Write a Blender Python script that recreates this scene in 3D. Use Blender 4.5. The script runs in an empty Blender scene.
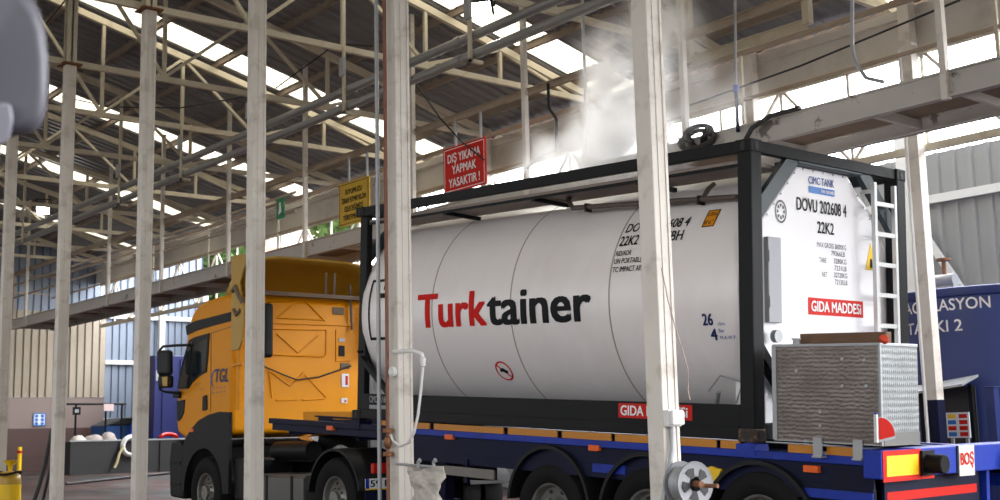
import bpy, bmesh, math, random
from mathutils import Vector, Matrix
random.seed(7)
C = bpy.context.scene.collection
S = bpy.context.scene

# ------------------------------------------------------------------ camera, sky, exposure
CAM_R = Matrix(((0.6299349, 0.1298331, 0.7657189), (0.77633, -0.0770526, -0.6255995), (-0.0222229, 0.9885374, -0.1493314)))
CAM_P = Vector((6.6722657, -8.1036689, 1.3299737))
FPX = 1210.598
cam = bpy.data.cameras.new('camera'); cam.sensor_width = 36.0; cam.lens = FPX * 36.0 / 1000.0
cam.clip_end = 500; cam.clip_start = 0.05
cam.dof.use_dof = True; cam.dof.focus_distance = 10.5; cam.dof.aperture_fstop = 4.0
cam_ob = bpy.data.objects.new('camera', cam); C.objects.link(cam_ob)
cam_ob.matrix_world = Matrix.Translation(CAM_P) @ CAM_R.to_4x4()
S.camera = cam_ob

w = bpy.data.worlds.new('overcast_sky'); S.world = w; w.use_nodes = True
nt = w.node_tree; nt.nodes.clear()
out = nt.nodes.new('ShaderNodeOutputWorld'); bg = nt.nodes.new('ShaderNodeBackground')
bg.inputs[0].default_value = (0.97, 0.98, 1.0, 1)
# thin overcast, brightness added beyond the far side of the hall to backlight the steam
wtc = nt.nodes.new('ShaderNodeTexCoord'); wdot = nt.nodes.new('ShaderNodeVectorMath'); wdot.operation = 'DOT_PRODUCT'
wdot.inputs[1].default_value = Vector((0.10, 0.95, 0.30)).normalized(); nt.links.new(wtc.outputs['Generated'], wdot.inputs[0])
wmr = nt.nodes.new('ShaderNodeMapRange'); wmr.interpolation_type = 'SMOOTHSTEP'; wmr.inputs[1].default_value = 0.0; wmr.inputs[2].default_value = 1.0; wmr.inputs[3].default_value = 0.85; wmr.inputs[4].default_value = 7.0
nt.links.new(wdot.outputs['Value'], wmr.inputs[0]); nt.links.new(wmr.outputs[0], bg.inputs[1])
nt.links.new(bg.outputs[0], out.inputs[0])
S.view_settings.view_transform = 'Standard'; S.view_settings.look = 'None'; S.view_settings.gamma = 1.0
S.view_settings.use_curve_mapping = False
S.view_settings.exposure = 1.4
S.cycles.max_bounces = 10; S.cycles.diffuse_bounces = 6; S.cycles.volume_bounces = 6
S.cycles.transparent_max_bounces = 12

# ------------------------------------------------------------------ helpers
MT = Matrix(((0.9982037, -0.0235854, 0.0550736, 0), (0.0239583, 0.9996942, -0.0061212, 0), (-0.0549124, 0.0074296, 0.9984635, 0), (0, 0, 0, 1)))
MTI = MT.inverted()
I4 = Matrix.Identity(4)
AX = {'x': 0, 'y': 1, 'z': 2}

def at(px, py, ax, v):
    """the point of the site that the photo shows at a pixel, on the plane ax = v"""
    d = CAM_R @ Vector(((px - 500) / FPX, -(py - 250) / FPX, -1.0)); a = AX[ax]
    return CAM_P + d * ((v - CAM_P[a]) / d[a])

def att(px, py, ax, v):
    """the same in the trailer's own frame"""
    o = MTI @ CAM_P; d = MTI.to_3x3() @ (CAM_R @ Vector(((px - 500) / FPX, -(py - 250) / FPX, -1.0))); a = AX[ax]
    return o + d * ((v - o[a]) / d[a])

def lin(h):
    h = h.lstrip('#'); r = []
    for i in (0, 2, 4):
        c = int(h[i:i+2], 16) / 255
        r.append(c / 12.92 if c <= 0.04045 else ((c + 0.055) / 1.055) ** 2.4)
    return (*r, 1)

class MB:
    def __init__(s): s.v = []; s.f = []
    def add(s, vs, fs):
        n = len(s.v); s.v += [Vector(p) for p in vs]; s.f += [[i + n for i in f] for f in fs]; return s
    def box(s, x0, y0, z0, x1, y1, z1):
        x0, x1 = sorted((x0, x1)); y0, y1 = sorted((y0, y1)); z0, z1 = sorted((z0, z1))
        return s.add([(x0,y0,z0),(x1,y0,z0),(x1,y1,z0),(x0,y1,z0),(x0,y0,z1),(x1,y0,z1),(x1,y1,z1),(x0,y1,z1)],
                     [(0,3,2,1),(4,5,6,7),(0,1,5,4),(1,2,6,5),(2,3,7,6),(3,0,4,7)])
    def beam(s, p0, p1, w, h, up=(0,0,1)):
        p0 = Vector(p0); p1 = Vector(p1); d = (p1 - p0).normalized(); u = Vector(up)
        if abs(d.dot(u)) > 0.97: u = Vector((1,0,0)) if abs(d.x) < 0.9 else Vector((0,1,0))
        r = d.cross(u).normalized(); u = r.cross(d).normalized(); r *= w/2; u *= h/2
        return s.add([p0-r-u, p0+r-u, p0+r+u, p0-r+u, p1-r-u, p1+r-u, p1+r+u, p1-r+u],
                     [(0,3,2,1)[::-1],(4,5,6,7)[::-1],(0,1,5,4)[::-1],(1,2,6,5)[::-1],(2,3,7,6)[::-1],(3,0,4,7)[::-1]])
    def channel(s, p0, p1, w, h, t=0.012, up=(0,0,1)):
        """an I section"""
        p0 = Vector(p0); p1 = Vector(p1); d = (p1 - p0).normalized(); u = Vector(up)
        r = d.cross(u).normalized(); u = r.cross(d).normalized()
        s.beam(p0, p1, t, h, up)
        for k in (-1, 1): s.beam(p0 + u*k*(h/2 - t/2), p1 + u*k*(h/2 - t/2), w, t, up)
        return s
    def prism(s, poly, vec):
        poly = [Vector(p) for p in poly]; vec = Vector(vec); n = len(poly)
        return s.add(poly + [p + vec for p in poly], [tuple(range(n))[::-1], tuple(range(n, 2*n))] + [(i, (i+1) % n, n + (i+1) % n, n + i) for i in range(n)])
    def tube(s, pts, r, seg=10, closed=False):
        pts = [Vector(p) for p in pts]; n = len(pts); rings = []
        nrm = None
        for i, p in enumerate(pts):
            a = pts[i-1] if (i or closed) else p; b = pts[(i+1) % n] if (i < n-1 or closed) else p
            d = (b - a).normalized()
            if nrm is None:
                nrm = d.orthogonal().normalized()
            nrm = (nrm - d * nrm.dot(d)).normalized(); bn = d.cross(nrm)
            rr = r[i] if isinstance(r, (list, tuple)) else r
            rings.append([p + (nrm * math.cos(2*math.pi*k/seg) + bn * math.sin(2*math.pi*k/seg)) * rr for k in range(seg)])
        vs = [q for R in rings for q in R]; fs = []
        for i in range(n if closed else n-1):
            j = (i+1) % n
            for k in range(seg): fs.append((i*seg+k, i*seg+(k+1) % seg, j*seg+(k+1) % seg, j*seg+k))
        if not closed: fs += [tuple(range(seg))[::-1], tuple(range((n-1)*seg, n*seg))]
        return s.add(vs, fs)
    def cyl(s, p0, p1, r, r1=None, seg=24):
        return s.tube([p0, p1], [r, r if r1 is None else r1], seg)
    def lathe(s, prof, o, ax, seg=48):
        """prof = [(radius, height along ax)]"""
        o = Vector(o); ax = Vector(ax).normalized(); a = ax.orthogonal().normalized(); b = ax.cross(a); vs = []; fs = []
        for r, h in prof:
            for k in range(seg):
                t = 2*math.pi*k/seg; vs.append(o + ax*h + (a*math.cos(t) + b*math.sin(t)) * max(r, 1e-4))
        for i in range(len(prof)-1):
            for k in range(seg): fs.append((i*seg+k, i*seg+(k+1) % seg, (i+1)*seg+(k+1) % seg, (i+1)*seg+k))
        return s.add(vs, fs)
    def ball(s, c, r, sx=1, sy=1, sz=1, seg=16):
        n = seg // 2
        prof = [(math.sin(math.pi*i/n), -math.cos(math.pi*i/n)) for i in range(n+1)]
        m = MB().lathe(prof, (0,0,0), (0,0,1), seg)
        return s.add([Vector(c) + Vector((p.x*sx, p.y*sy, p.z*sz)) * r for p in m.v], m.f)
    def quad(s, a, b, c, d): return s.add([a,b,c,d], [(0,1,2,3)])

def setp(o, label=None, cat=None, group=None, kind=None):
    if label: o['label'] = label
    if cat: o['category'] = cat
    if group: o['group'] = group
    if kind: o['kind'] = kind
    return o

ORG = {}
def obj(name, mb, m, parent=None, frame=I4, origin=None, smooth=None, bevel=0, seg=2):
    me = bpy.data.meshes.new(name)
    if parent is not None: o0 = ORG[parent.name]
    else:
        if origin is None:
            xs = [p.x for p in mb.v]; ys = [p.y for p in mb.v]; zs = [p.z for p in mb.v]
            origin = ((min(xs)+max(xs))/2, (min(ys)+max(ys))/2, min(zs))
        o0 = Vector(origin)
    me.from_pydata([p - o0 for p in mb.v], [], mb.f); me.update()
    b = bmesh.new(); b.from_mesh(me)
    if len(b.faces) < 60000 and not getattr(mb, 'keep', False): bmesh.ops.recalc_face_normals(b, faces=b.faces)
    b.to_mesh(me); b.free()
    if m is not None: me.materials.append(m)
    ob = bpy.data.objects.new(name, me); C.objects.link(ob)
    ORG[ob.name] = o0
    if parent is not None: ob.parent = parent
    else: ob.matrix_world = frame @ Matrix.Translation(o0)
    if smooth is not None:
        me.shade_smooth(); me.set_sharp_from_angle(angle=math.radians(smooth))
    if bevel:
        bv = ob.modifiers.new('bevel', 'BEVEL'); bv.width = bevel; bv.segments = seg; bv.limit_method = 'ANGLE'; bv.angle_limit = math.radians(40)
    return ob

def thing(name, label, cat, origin, frame=I4, group=None):
    o = bpy.data.objects.new(name, None); C.objects.link(o); o.empty_display_size = 0.1
    o.matrix_world = frame @ Matrix.Translation(Vector(origin)); ORG[o.name] = Vector(origin)
    return setp(o, label, cat, group)

def one(name, mb, m, label, cat, group=None, **k): return setp(obj(name, mb, m, **k), label, cat, group)
def struct(name, mb, m, **k): return setp(obj(name, mb, m, **k), kind='structure')

# ---- materials
MC = {}
def mat(name, hexc, rough=0.6, metal=0.0, var=0.12, scale=3.0, dirt=None, dirt_amt=0.35, dirt_scale=2.0, dlo=0.52, dhi=0.72, bump=0.0, bscale=60.0, spec=0.5, stretch=(1,1,1), coat=0.0):
    if name in MC: return MC[name]
    m = bpy.data.materials.new(name); m.use_nodes = True; t = m.node_tree; N = t.nodes; L = t.links
    b = N['Principled BSDF']; b.inputs['Roughness'].default_value = rough; b.inputs['Metallic'].default_value = metal
    b.inputs['Specular IOR Level'].default_value = spec
    b.inputs['Coat Weight'].default_value = coat
    tc = N.new('ShaderNodeTexCoord'); mp = N.new('ShaderNodeMapping'); mp.inputs['Scale'].default_value = stretch
    L.new(tc.outputs['Object'], mp.inputs[0])
    no = N.new('ShaderNodeTexNoise'); no.inputs['Scale'].default_value = scale; no.inputs['Detail'].default_value = 6
    L.new(mp.outputs[0], no.inputs['Vector'])
    c = lin(hexc) if isinstance(hexc, str) else hexc
    mr = N.new('ShaderNodeMapRange'); mr.inputs[3].default_value = 1 - var; mr.inputs[4].default_value = 1 + var
    L.new(no.outputs[0], mr.inputs[0])
    mx = N.new('ShaderNodeVectorMath'); mx.operation = 'SCALE'; mx.inputs[0].default_value = c[:3]; L.new(mr.outputs[0], mx.inputs['Scale'])
    last = mx.outputs[0]
    if dirt:
        n2 = N.new('ShaderNodeTexNoise'); n2.inputs['Scale'].default_value = dirt_scale; n2.inputs['Detail'].default_value = 9; n2.inputs['Roughness'].default_value = 0.65
        L.new(mp.outputs[0], n2.inputs['Vector'])
        r2 = N.new('ShaderNodeMapRange'); r2.inputs[1].default_value = dlo; r2.inputs[2].default_value = dhi; r2.inputs[3].default_value = 0; r2.inputs[4].default_value = dirt_amt
        L.new(n2.outputs[0], r2.inputs[0])
        m2 = N.new('ShaderNodeMix'); m2.data_type = 'RGBA'; L.new(r2.outputs[0], m2.inputs[0]); L.new(last, m2.inputs[6]); m2.inputs[7].default_value = lin(dirt)
        last = m2.outputs[2]
    L.new(last, b.inputs['Base Color'])
    if bump:
        n3 = N.new('ShaderNodeTexNoise'); n3.inputs['Scale'].default_value = bscale; n3.inputs['Detail'].default_value = 4; L.new(mp.outputs[0], n3.inputs['Vector'])
        bp = N.new('ShaderNodeBump'); bp.inputs['Strength'].default_value = bump; bp.inputs['Distance'].default_value = 0.01
        L.new(n3.outputs[0], bp.inputs['Height']); L.new(bp.outputs[0], b.inputs['Normal'])
    MC[name] = m; return m

M = {}
M['col'] = mat('painted_column', '#d3cdc4', 0.55, dirt='#8a7a68', dirt_amt=0.5, dirt_scale=5)
M['steel_beige'] = mat('beige_painted_steel', '#c6bda9', 0.6, dirt='#7a6248', dirt_amt=0.45, dirt_scale=3)
M['purlin'] = mat('brown_purlin', '#95877a', 0.7, dirt='#4a3828', dirt_amt=0.5)
M['rust'] = mat('rusty_steel', '#7a5238', 0.8, var=0.3, scale=20)
M['sheet'] = mat('grey_roof_sheet', '#77777b', 0.55, var=0.1, scale=1.0, dirt='#55504a', dirt_amt=0.3)
M['pipe'] = mat('grey_pipe', '#8b8a88', 0.4, metal=0.3, var=0.1)
M['white_tank'] = mat('white_tank_coat', '#eee9e8', 0.34, var=0.03, scale=1.2, dirt='#c4b8b0', dirt_amt=0.2, dirt_scale=1.1, coat=0.15, stretch=(1,1,0.5))
M['white_panel'] = mat('white_end_panel', '#ecebee', 0.28, var=0.02, coat=0.2)
M['black'] = mat('black_frame_paint', '#0d0f12', 0.5, var=0.2, dirt='#1e1e1e', dirt_amt=0.3, spec=0.2)
M['teal'] = mat('dark_teal_paint', '#223238', 0.45, var=0.15)
M['grate'] = mat('galvanised_grating', '#8c8078', 0.7, var=0.2, scale=40, bump=0.8, bscale=70)
M['blue'] = mat('trailer_blue', '#16339c', 0.45, spec=0.3, var=0.15, dirt='#12183a', dirt_amt=0.5, dirt_scale=4, coat=0.0)
M['navy'] = mat('dark_trailer_blue', '#0b1030', 0.55, var=0.25, dirt='#070709', dirt_amt=0.75, dirt_scale=2, spec=0.2)
M['yellow_strip'] = mat('reflective_yellow', '#c07c14', 0.4, var=0.1, scale=30)
M['yellow'] = mat('yellow_sign', '#f2c614', 0.4, var=0.05)
M['red'] = mat('red_sign', '#c81f14', 0.5, var=0.05, spec=0.2)
M['cabyellow'] = mat('cab_yellow', '#e39400', 0.42, var=0.05, scale=2, coat=0.0, spec=0.2)
M['deflyellow'] = mat('fairing_yellow', '#b8902c', 0.4, var=0.1)
M['plastic'] = mat('dark_grey_plastic', '#17181b', 0.5, spec=0.25, var=0.1, bump=0.1, bscale=120)
M['rubber'] = mat('tyre_rubber', '#0b0b0d', 0.75, spec=0.25, var=0.2, bump=0.2, bscale=40)
M['rim'] = mat('rim_steel', '#8a8884', 0.45, metal=0.6, dirt='#3c3833', dirt_amt=0.6, dirt_scale=9)
M['chrome'] = mat('bare_aluminium', '#6a6a68', 0.45, metal=0.5, var=0.08)
M['alu'] = mat('ladder_aluminium', '#c9cac9', 0.4, metal=0.3)
M['glass'] = mat('cab_glass', '#1c242a', 0.06, spec=0.9, var=0.02)
M['glass_dark'] = mat('tinted_glass', '#10151a', 0.08, spec=0.7, var=0.02)
M['text_black'] = mat('black_lettering', '#131519', 0.55, var=0.02, spec=0.15)
M['text_dark'] = mat('charcoal_lettering', '#15181b', 0.55, var=0.02, spec=0.15)
M['text_red'] = mat('red_lettering', '#cf150c', 0.55, var=0.02, spec=0.15)
M['text_white'] = mat('white_lettering', '#f0eeee', 0.4, var=0.02)
M['text_blue'] = mat('blue_lettering', '#1a4a98', 0.4, var=0.02)
M['text_grey'] = mat('grey_lettering', '#4a4c52', 0.4, var=0.02)
M['orange'] = mat('orange_lens', '#e8641c', 0.3, var=0.05)
M['orange_sign'] = mat('orange_placard', '#e8961c', 0.4, var=0.03)
M['greybox'] = mat('grey_box_paint', '#9a9ca2', 0.5, var=0.04)
M['wood'] = mat('dark_plank', '#6a4f3c', 0.8, var=0.35, scale=6, stretch=(1,8,8), bump=0.3, bscale=30)
M['white_plastic'] = mat('white_plastic', '#dcdcda', 0.45, var=0.04)
M['galv'] = mat('galvanised_steel', '#a3a5a8', 0.5, metal=0.4, var=0.15, scale=8)
M['brass'] = mat('aged_brass', '#7a5234', 0.5, metal=0.5, var=0.25, scale=20)
M['sack'] = mat('dirty_sackcloth', '#b9b3aa', 0.95, var=0.2, scale=9, dirt='#6b625a', dirt_amt=0.6, dirt_scale=7, bump=0.7, bscale=25)
M['hose'] = mat('black_hose', '#1a1a1c', 0.6, var=0.1)
M['tankblue'] = mat('storage_tank_blue', '#1d2f6a', 0.45, var=0.08, scale=1.5, dirt='#16234c', dirt_amt=0.4)
M['clad_grey'] = mat('grey_cladding', '#858787', 0.5, var=0.06, scale=1, dirt='#767878', dirt_amt=0.3)
M['clad_beige'] = mat('beige_cladding', '#9c9181', 0.6, var=0.06, dirt='#857763', dirt_amt=0.3)
M['clad_blue'] = mat('blue_grey_cladding', '#7c8798', 0.5, var=0.05)
M['girt'] = mat('white_girt', '#c9cac8', 0.55, var=0.08)
M['trough'] = mat('dark_steel_trough', '#28282a', 0.6, var=0.2, dirt='#2a2624', dirt_amt=0.5)
M['mirror_grey'] = mat('grey_housing', '#47474f', 0.45, var=0.06, scale=14)
M['green'] = mat('green_sign', '#0e7a4a', 0.45, var=0.05)
M['bright_green'] = mat('bright_green_plastic', '#3fd04a', 0.5, var=0.05)
M['paper'] = mat('poster_paper', '#dfe3ea', 0.7, var=0.03)
M['fascia'] = mat('grey_fascia', '#c2bdb6', 0.6, var=0.1, dirt='#7a7066', dirt_amt=0.3)
M['deck'] = mat('brown_deck', '#7a6a5a', 0.8, var=0.25, scale=4, dirt='#43342a', dirt_amt=0.5)
M['catbeam'] = mat('catwalk_beam_paint', '#b6b1ab', 0.6, var=0.12, dirt='#3e2c20', dirt_amt=0.8, dirt_scale=2.6, dlo=0.62, dhi=0.66)
M['toprail'] = mat('weathered_rail', '#a69584', 0.65, var=0.15, dirt='#6a4a34', dirt_amt=0.5, dirt_scale=2)
M['house'] = mat('house_render', '#d8cfc4', 0.8, var=0.05)
M['tile'] = mat('red_roof_tile', '#b0604c', 0.8, var=0.2, scale=4)
M['leaf'] = mat('tree_leaf', '#4c6a34', 0.8, var=0.4, scale=3)
M['concrete_out'] = mat('yard_concrete', '#5c5955', 0.85, var=0.12)
M['darkred'] = mat('red_lamp', '#c01810', 0.25, var=0.05)

def pattern(name, base, kind, **k):
    m = bpy.data.materials.new(name); m.use_nodes = True; t = m.node_tree; N = t.nodes; L = t.links; b = N['Principled BSDF']
    tc = N.new('ShaderNodeTexCoord'); mp = N.new('ShaderNodeMapping'); L.new(tc.outputs['Object'], mp.inputs[0])
    if kind == 'brick':
        mp.inputs['Rotation'].default_value = k.get('rot', (0,0,0))
        br = N.new('ShaderNodeTexBrick'); L.new(mp.outputs[0], br.inputs['Vector']); br.offset = 0.0
        br.inputs['Color1'].default_value = lin(base); br.inputs['Color2'].default_value = lin(k['c2']); br.inputs['Mortar'].default_value = lin(k['mortar'])
        br.inputs['Scale'].default_value = 1; br.inputs['Brick Width'].default_value = k['w']; br.inputs['Row Height'].default_value = k['h']; br.inputs['Mortar Size'].default_value = k.get('ms', 0.012)
        L.new(br.outputs[0], b.inputs['Base Color']); b.inputs['Roughness'].default_value = 0.45
    elif kind == 'floor':
        n = N.new('ShaderNodeTexNoise'); n.inputs['Scale'].default_value = 0.5; n.inputs['Detail'].default_value = 6; L.new(mp.outputs[0], n.inputs['Vector'])
        r = N.new('ShaderNodeValToRGB'); e = r.color_ramp.elements; e[0].position = 0.42; e[0].color = lin('#191615'); e[1].position = 0.55; e[1].color = lin('#38160f'); x = e.new(0.68); x.color = lin('#403d3b')
        L.new(n.outputs[0], r.inputs[0]); L.new(r.outputs[0], b.inputs['Base Color'])
        n2 = N.new('ShaderNodeTexNoise'); n2.inputs['Scale'].default_value = 1.3; L.new(mp.outputs[0], n2.inputs['Vector'])
        mr = N.new('ShaderNodeMapRange'); b.inputs['Specular IOR Level'].default_value = 0.25; mr.inputs[3].default_value = 0.45; mr.inputs[4].default_value = 0.85; L.new(n2.outputs[0], mr.inputs[0]); L.new(mr.outputs[0], b.inputs['Roughness'])
    elif kind == 'tread':
        # staggered raised dashes of tread plate / engine-turned swirls
        b.inputs['Metallic'].default_value = k.get('metal', 0.8); b.inputs['Base Color'].default_value = lin(base); b.inputs['Roughness'].default_value = k.get('rough', 0.35)
        mp.inputs['Scale'].default_value = k['scale']
        vo = N.new('ShaderNodeTexVoronoi'); vo.feature = 'F1'; vo.inputs['Randomness'].default_value = k.get('rand', 0.15); vo.inputs['Scale'].default_value = 1.0
        L.new(mp.outputs[0], vo.inputs['Vector'])
        no = N.new('ShaderNodeTexNoise'); no.inputs['Scale'].default_value = 4; no.inputs['Detail'].default_value = 5; L.new(tc.outputs['Object'], no.inputs['Vector'])
        mr = N.new('ShaderNodeMapRange'); mr.inputs[1].default_value = 0.15; mr.inputs[2].default_value = 0.55; mr.inputs[3].default_value = 1; mr.inputs[4].default_value = 0; L.new(vo.outputs[0], mr.inputs[0])
        bp = N.new('ShaderNodeBump'); bp.inputs['Strength'].default_value = k.get('bump', 0.5); bp.inputs['Distance'].default_value = 0.006; L.new(mr.outputs[0], bp.inputs['Height']); L.new(bp.outputs[0], b.inputs['Normal'])
        m2 = N.new('ShaderNodeMapRange'); m2.inputs[1].default_value = 0.3; m2.inputs[2].default_value = 0.75; m2.inputs[3].default_value = k.get('rough', 0.35) - 0.1; m2.inputs[4].default_value = k.get('rough', 0.35) + 0.2
        L.new(no.outputs[0], m2.inputs[0]); L.new(m2.outputs[0], b.inputs['Roughness'])
        mx = N.new('ShaderNodeMix'); mx.data_type = 'RGBA'; L.new(no.outputs[0], mx.inputs[0]); mx.inputs[6].default_value = lin(base); mx.inputs[7].default_value = lin(k['c2']); L.new(mx.outputs[2], b.inputs['Base Color'])
    return m
M['pink_tile'] = pattern('pink_wall_tile', '#a8938b', 'brick', c2='#a38f87', mortar='#857570', w=0.9, h=0.45, rot=(math.pi/2, 0, math.pi/2))
M['brown_tile'] = pattern('brown_wall_tile', '#4c3631', 'brick', c2='#49342f', mortar='#3d2d29', w=0.9, h=0.45, rot=(math.pi/2, 0, math.pi/2))
M['floor'] = pattern('wet_wash_floor', '', 'floor')
M['tread'] = pattern('tread_plate', '#888b8c', 'tread', c2='#737677', scale=(36, 36, 20), rough=0.4, bump=0.6, metal=0.55)
M['turned'] = pattern('scuffed_tread_plate', '#7d7570', 'tread', c2='#69615c', scale=(22, 22, 30), rough=0.4, bump=0.45, rand=0.4, metal=0.6)

# translucent roof light sheet
m = bpy.data.materials.new('translucent_rooflight'); m.use_nodes = True; t = m.node_tree; t.nodes.clear()
o_ = t.nodes.new('ShaderNodeOutputMaterial'); tr = t.nodes.new('ShaderNodeBsdfTranslucent'); tp = t.nodes.new('ShaderNodeBsdfTransparent'); mx = t.nodes.new('ShaderNodeMixShader')
tr.inputs[0].default_value = (0.46, 0.42, 0.32, 1); tp.inputs[0].default_value = (0.31, 0.285, 0.22, 1); mx.inputs[0].default_value = 0.5
t.links.new(tp.outputs[0], mx.inputs[1]); t.links.new(tr.outputs[0], mx.inputs[2]); t.links.new(mx.outputs[0], o_.inputs[0]); M['rooflight'] = m

def emit(name, col, s):
    m = bpy.data.materials.new(name); m.use_nodes = True; b = m.node_tree.nodes['Principled BSDF']
    b.inputs['Emission Color'].default_value = (*col, 1); b.inputs['Emission Strength'].default_value = s; return m
M['lamp_lens'] = emit('lit_floodlight_lens', (1, 0.98, 0.92), 14)

# ---- lettering
def glyphs(s, bold=0.0, shear=0.0):
    cu = bpy.data.curves.new('t', 'FONT'); cu.body = s; cu.size = 1; cu.offset = bold; cu.shear = shear; cu.resolution_u = 3
    ob = bpy.data.objects.new('t', cu); C.objects.link(ob)
    dg = bpy.context.evaluated_depsgraph_get(); me = ob.evaluated_get(dg).to_mesh()
    vs = [(v.co.x, v.co.y) for v in me.vertices]; fs = [tuple(p.vertices) for p in me.polygons]
    ob.evaluated_get(dg).to_mesh_clear(); bpy.data.objects.remove(ob); bpy.data.curves.remove(cu)
    return vs, fs
CAP = None
def lettering(s, cap, fn, width=None, bold=0.02, align='l', cut=None, shear=0.0):
    """fn maps (u right, v up) to a point; cap = height of capitals; width fits the line"""
    global CAP
    if CAP is None:
        hv, _ = glyphs('H'); CAP = max(v[1] for v in hv) - min(v[1] for v in hv)
    vs, fs = glyphs(s, 0.0, shear); k = cap / CAP
    if bold > 0.004:
        v0, f0 = vs, fs; vs, fs = [], []
        for dx, dy in ((-1,-1),(1,-1),(1,1),(-1,1),(0,0)):
            n_ = len(vs); vs = vs + [(x + dx*bold, y + dy*bold*0.6) for x, y in v0]; fs = fs + [tuple(i + n_ for i in f) for f in f0]
    x0 = min(v[0] for v in vs); x1 = max(v[0] for v in vs)
    kx = width / (x1 - x0) if width else k
    if not width: width = kx * (x1 - x0)
    off = {'l': 0, 'c': -width/2, 'r': -width}[align]
    P = [((x - x0) * kx + off, y * k) for x, y in vs]
    lay = [i * 5 // len(P) for i in range(len(P))] if bold > 0.004 else None
    if cut:
        b = bmesh.new(); bv = [b.verts.new((x, y, lay[i] if lay else 0)) for i, (x, y) in enumerate(P)]
        for f in fs:
            try: b.faces.new([bv[i] for i in f])
            except ValueError: pass
        y0 = min(p[1] for p in P); y1 = max(p[1] for p in P); n = int((y1 - y0) / cut) + 1
        for i in range(1, n):
            bmesh.ops.bisect_plane(b, geom=b.verts[:] + b.edges[:] + b.faces[:], plane_co=(0, y0 + (y1-y0)*i/n, 0), plane_no=(0, 1, 0))
        b.verts.index_update(); P = [(v.co.x, v.co.y) for v in b.verts]; lay = [round(v.co.z) for v in b.verts] if lay else None; fs = [tuple(v.index for v in f.verts) for f in b.faces]; b.free()
    mb = MB(); mb.keep = True
    e_ = 1e-3; pts = []; 
    for i_, (u, v) in enumerate(P):
        q = fn(u, v)
        if bold > 0.004:
            nrm = (fn(u + e_, v) - q).cross(fn(u, v + e_) - q).normalized(); q = q + nrm * (0.0005 * (lay[i_] if lay else 0))
        pts.append(q)
    mb.add(pts, fs); return mb
def plane(P, U, V, off=0.003):
    P = Vector(P); U = Vector(U).normalized(); V = Vector(V).normalized(); N = U.cross(V)
    return lambda u, v: P + U*u + V*v + N*off
def decal(P, U, V, poly, th=0.002):
    """thin plate from a 2-D outline"""
    P = Vector(P); U = Vector(U).normalized(); V = Vector(V).normalized(); N = U.cross(V)
    return MB().prism([P + U*a + V*b for a, b in poly], N*th)
def ringpoly(r, n=32, c=(0,0), sx=1): return [(c[0] + sx*r*math.cos(2*math.pi*i/n), c[1] + r*math.sin(2*math.pi*i/n)) for i in range(n)]

def rib_sheet(p0, length_dir, L0, pitch, depth, run, duty=0.35, th=0.0):
    """trapezoid ribbed sheet: ribs repeat along length_dir, run along 'run'; depth along their normal"""
    p0 = Vector(p0); d = Vector(length_dir).normalized(); run = Vector(run); n = d.cross(run).normalized()
    prof = []; s = 0.0
    while s < L0 - 1e-6:
        for a, h in ((0, 0), (0.5 - duty/2 - 0.08, 0), (0.5 - duty/2, 1), (0.5 + duty/2, 1), (0.5 + duty/2 + 0.08, 0)):
            q = s + a*pitch
            if q <= L0: prof.append((q, h*depth))
        s += pitch
    prof.append((L0, 0))
    mb = MB(); mb.keep = True; vs = []
    for q, h in prof: vs += [p0 + d*q + n*h, p0 + d*q + n*h + run]
    mb.add(vs, [(2*i, 2*i+2, 2*i+3, 2*i+1) for i in range(len(prof)-1)]); return mb

# ------------------------------------------------------------------ setting
def floor_z(x): return 0.5 * min(1.0, max(0.0, (-14.0 - x) / 10.0))
mb = MB(); xs = [-70, -33, -24, -21.5, -19, -16.5, -14, -10, -5, 0, 5, 12]
for i in range(len(xs)-1):
    a, b = xs[i], xs[i+1]; mb.quad((a,-16,floor_z(a)), (b,-16,floor_z(b)), (b,12,floor_z(b)), (a,12,floor_z(a)))
struct('floor', mb, M['floor'], origin=(0,0,0))
mb = MB()
mb.box(-200,-200,-0.30,200,-16,-0.02).box(-200,12,-0.30,200,200,-0.02).box(12,-16,-0.30,200,12,-0.02)
struct('floor_2', mb, M['concrete_out'], origin=(0,0,-0.3))

RZ = lambda y: 8.0 - 0.25 * (abs(y + 2.0) - 4.1)      # rafter line, ridge over the front column row
EAVE = 6.5; NEAR = -11.4; X0, X1 = -33.0, 8.6  # unseen roof end carried past the camera to cut open-end sky light
strips = [(-28.85, -28.15), (-23.75, -23.0), (-18.65, -17.95), (-13.4, -12.72), (-7.95, -7.2), (-2.55, -1.85), (2.7, 3.4)]
edges = [X0] + [e for s_ in strips for e in s_] + [X1]
LIFT = 0.16
def roof_part(a, b):
    m1 = rib_sheet((b, -2.0, RZ(-2)+LIFT), (-1,0,0), b-a, 0.25, 0.035, (0, EAVE+2.0, RZ(EAVE)-RZ(-2)))
    m2 = rib_sheet((a, -2.0, RZ(-2)+LIFT), (1,0,0), b-a, 0.25, 0.035, (0, NEAR+2.0, RZ(NEAR)-RZ(-2)))
    m1.add(m2.v, m2.f); return m1
mb = MB(); mb.keep = True
for i in range(0, len(edges), 2): q = roof_part(edges[i], edges[i+1]); mb.add(q.v, q.f)
struct('ceiling', mb, M['sheet'], origin=(0,0,RZ(-2)))
for i, (a, b) in enumerate(strips): struct('window_%d' % (i+1), roof_part(a, b), M['rooflight'], origin=((a+b)/2, -2, RZ(-2)))
k = 0
for y in (-9.8, -8.4, -7.0, -5.6, -4.2, -2.9, -11.2, -1.1, 0.25, 1.6, 2.95, 4.3, 5.6, 6.45):
    k += 1; struct('trim_%d' % k, MB().channel((X0, y, RZ(y)+0.085), (X1, y, RZ(y)+0.085), 0.06, 0.13), M['purlin'])
# fascia below the far eave, with its beam
struct('trim_%d' % (k+1), MB().box(X0, 6.10, 6.30, X1, 6.14, 6.86).box(X0, 6.02, 6.72, X1, 6.10, 6.84), M['fascia'])
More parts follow.
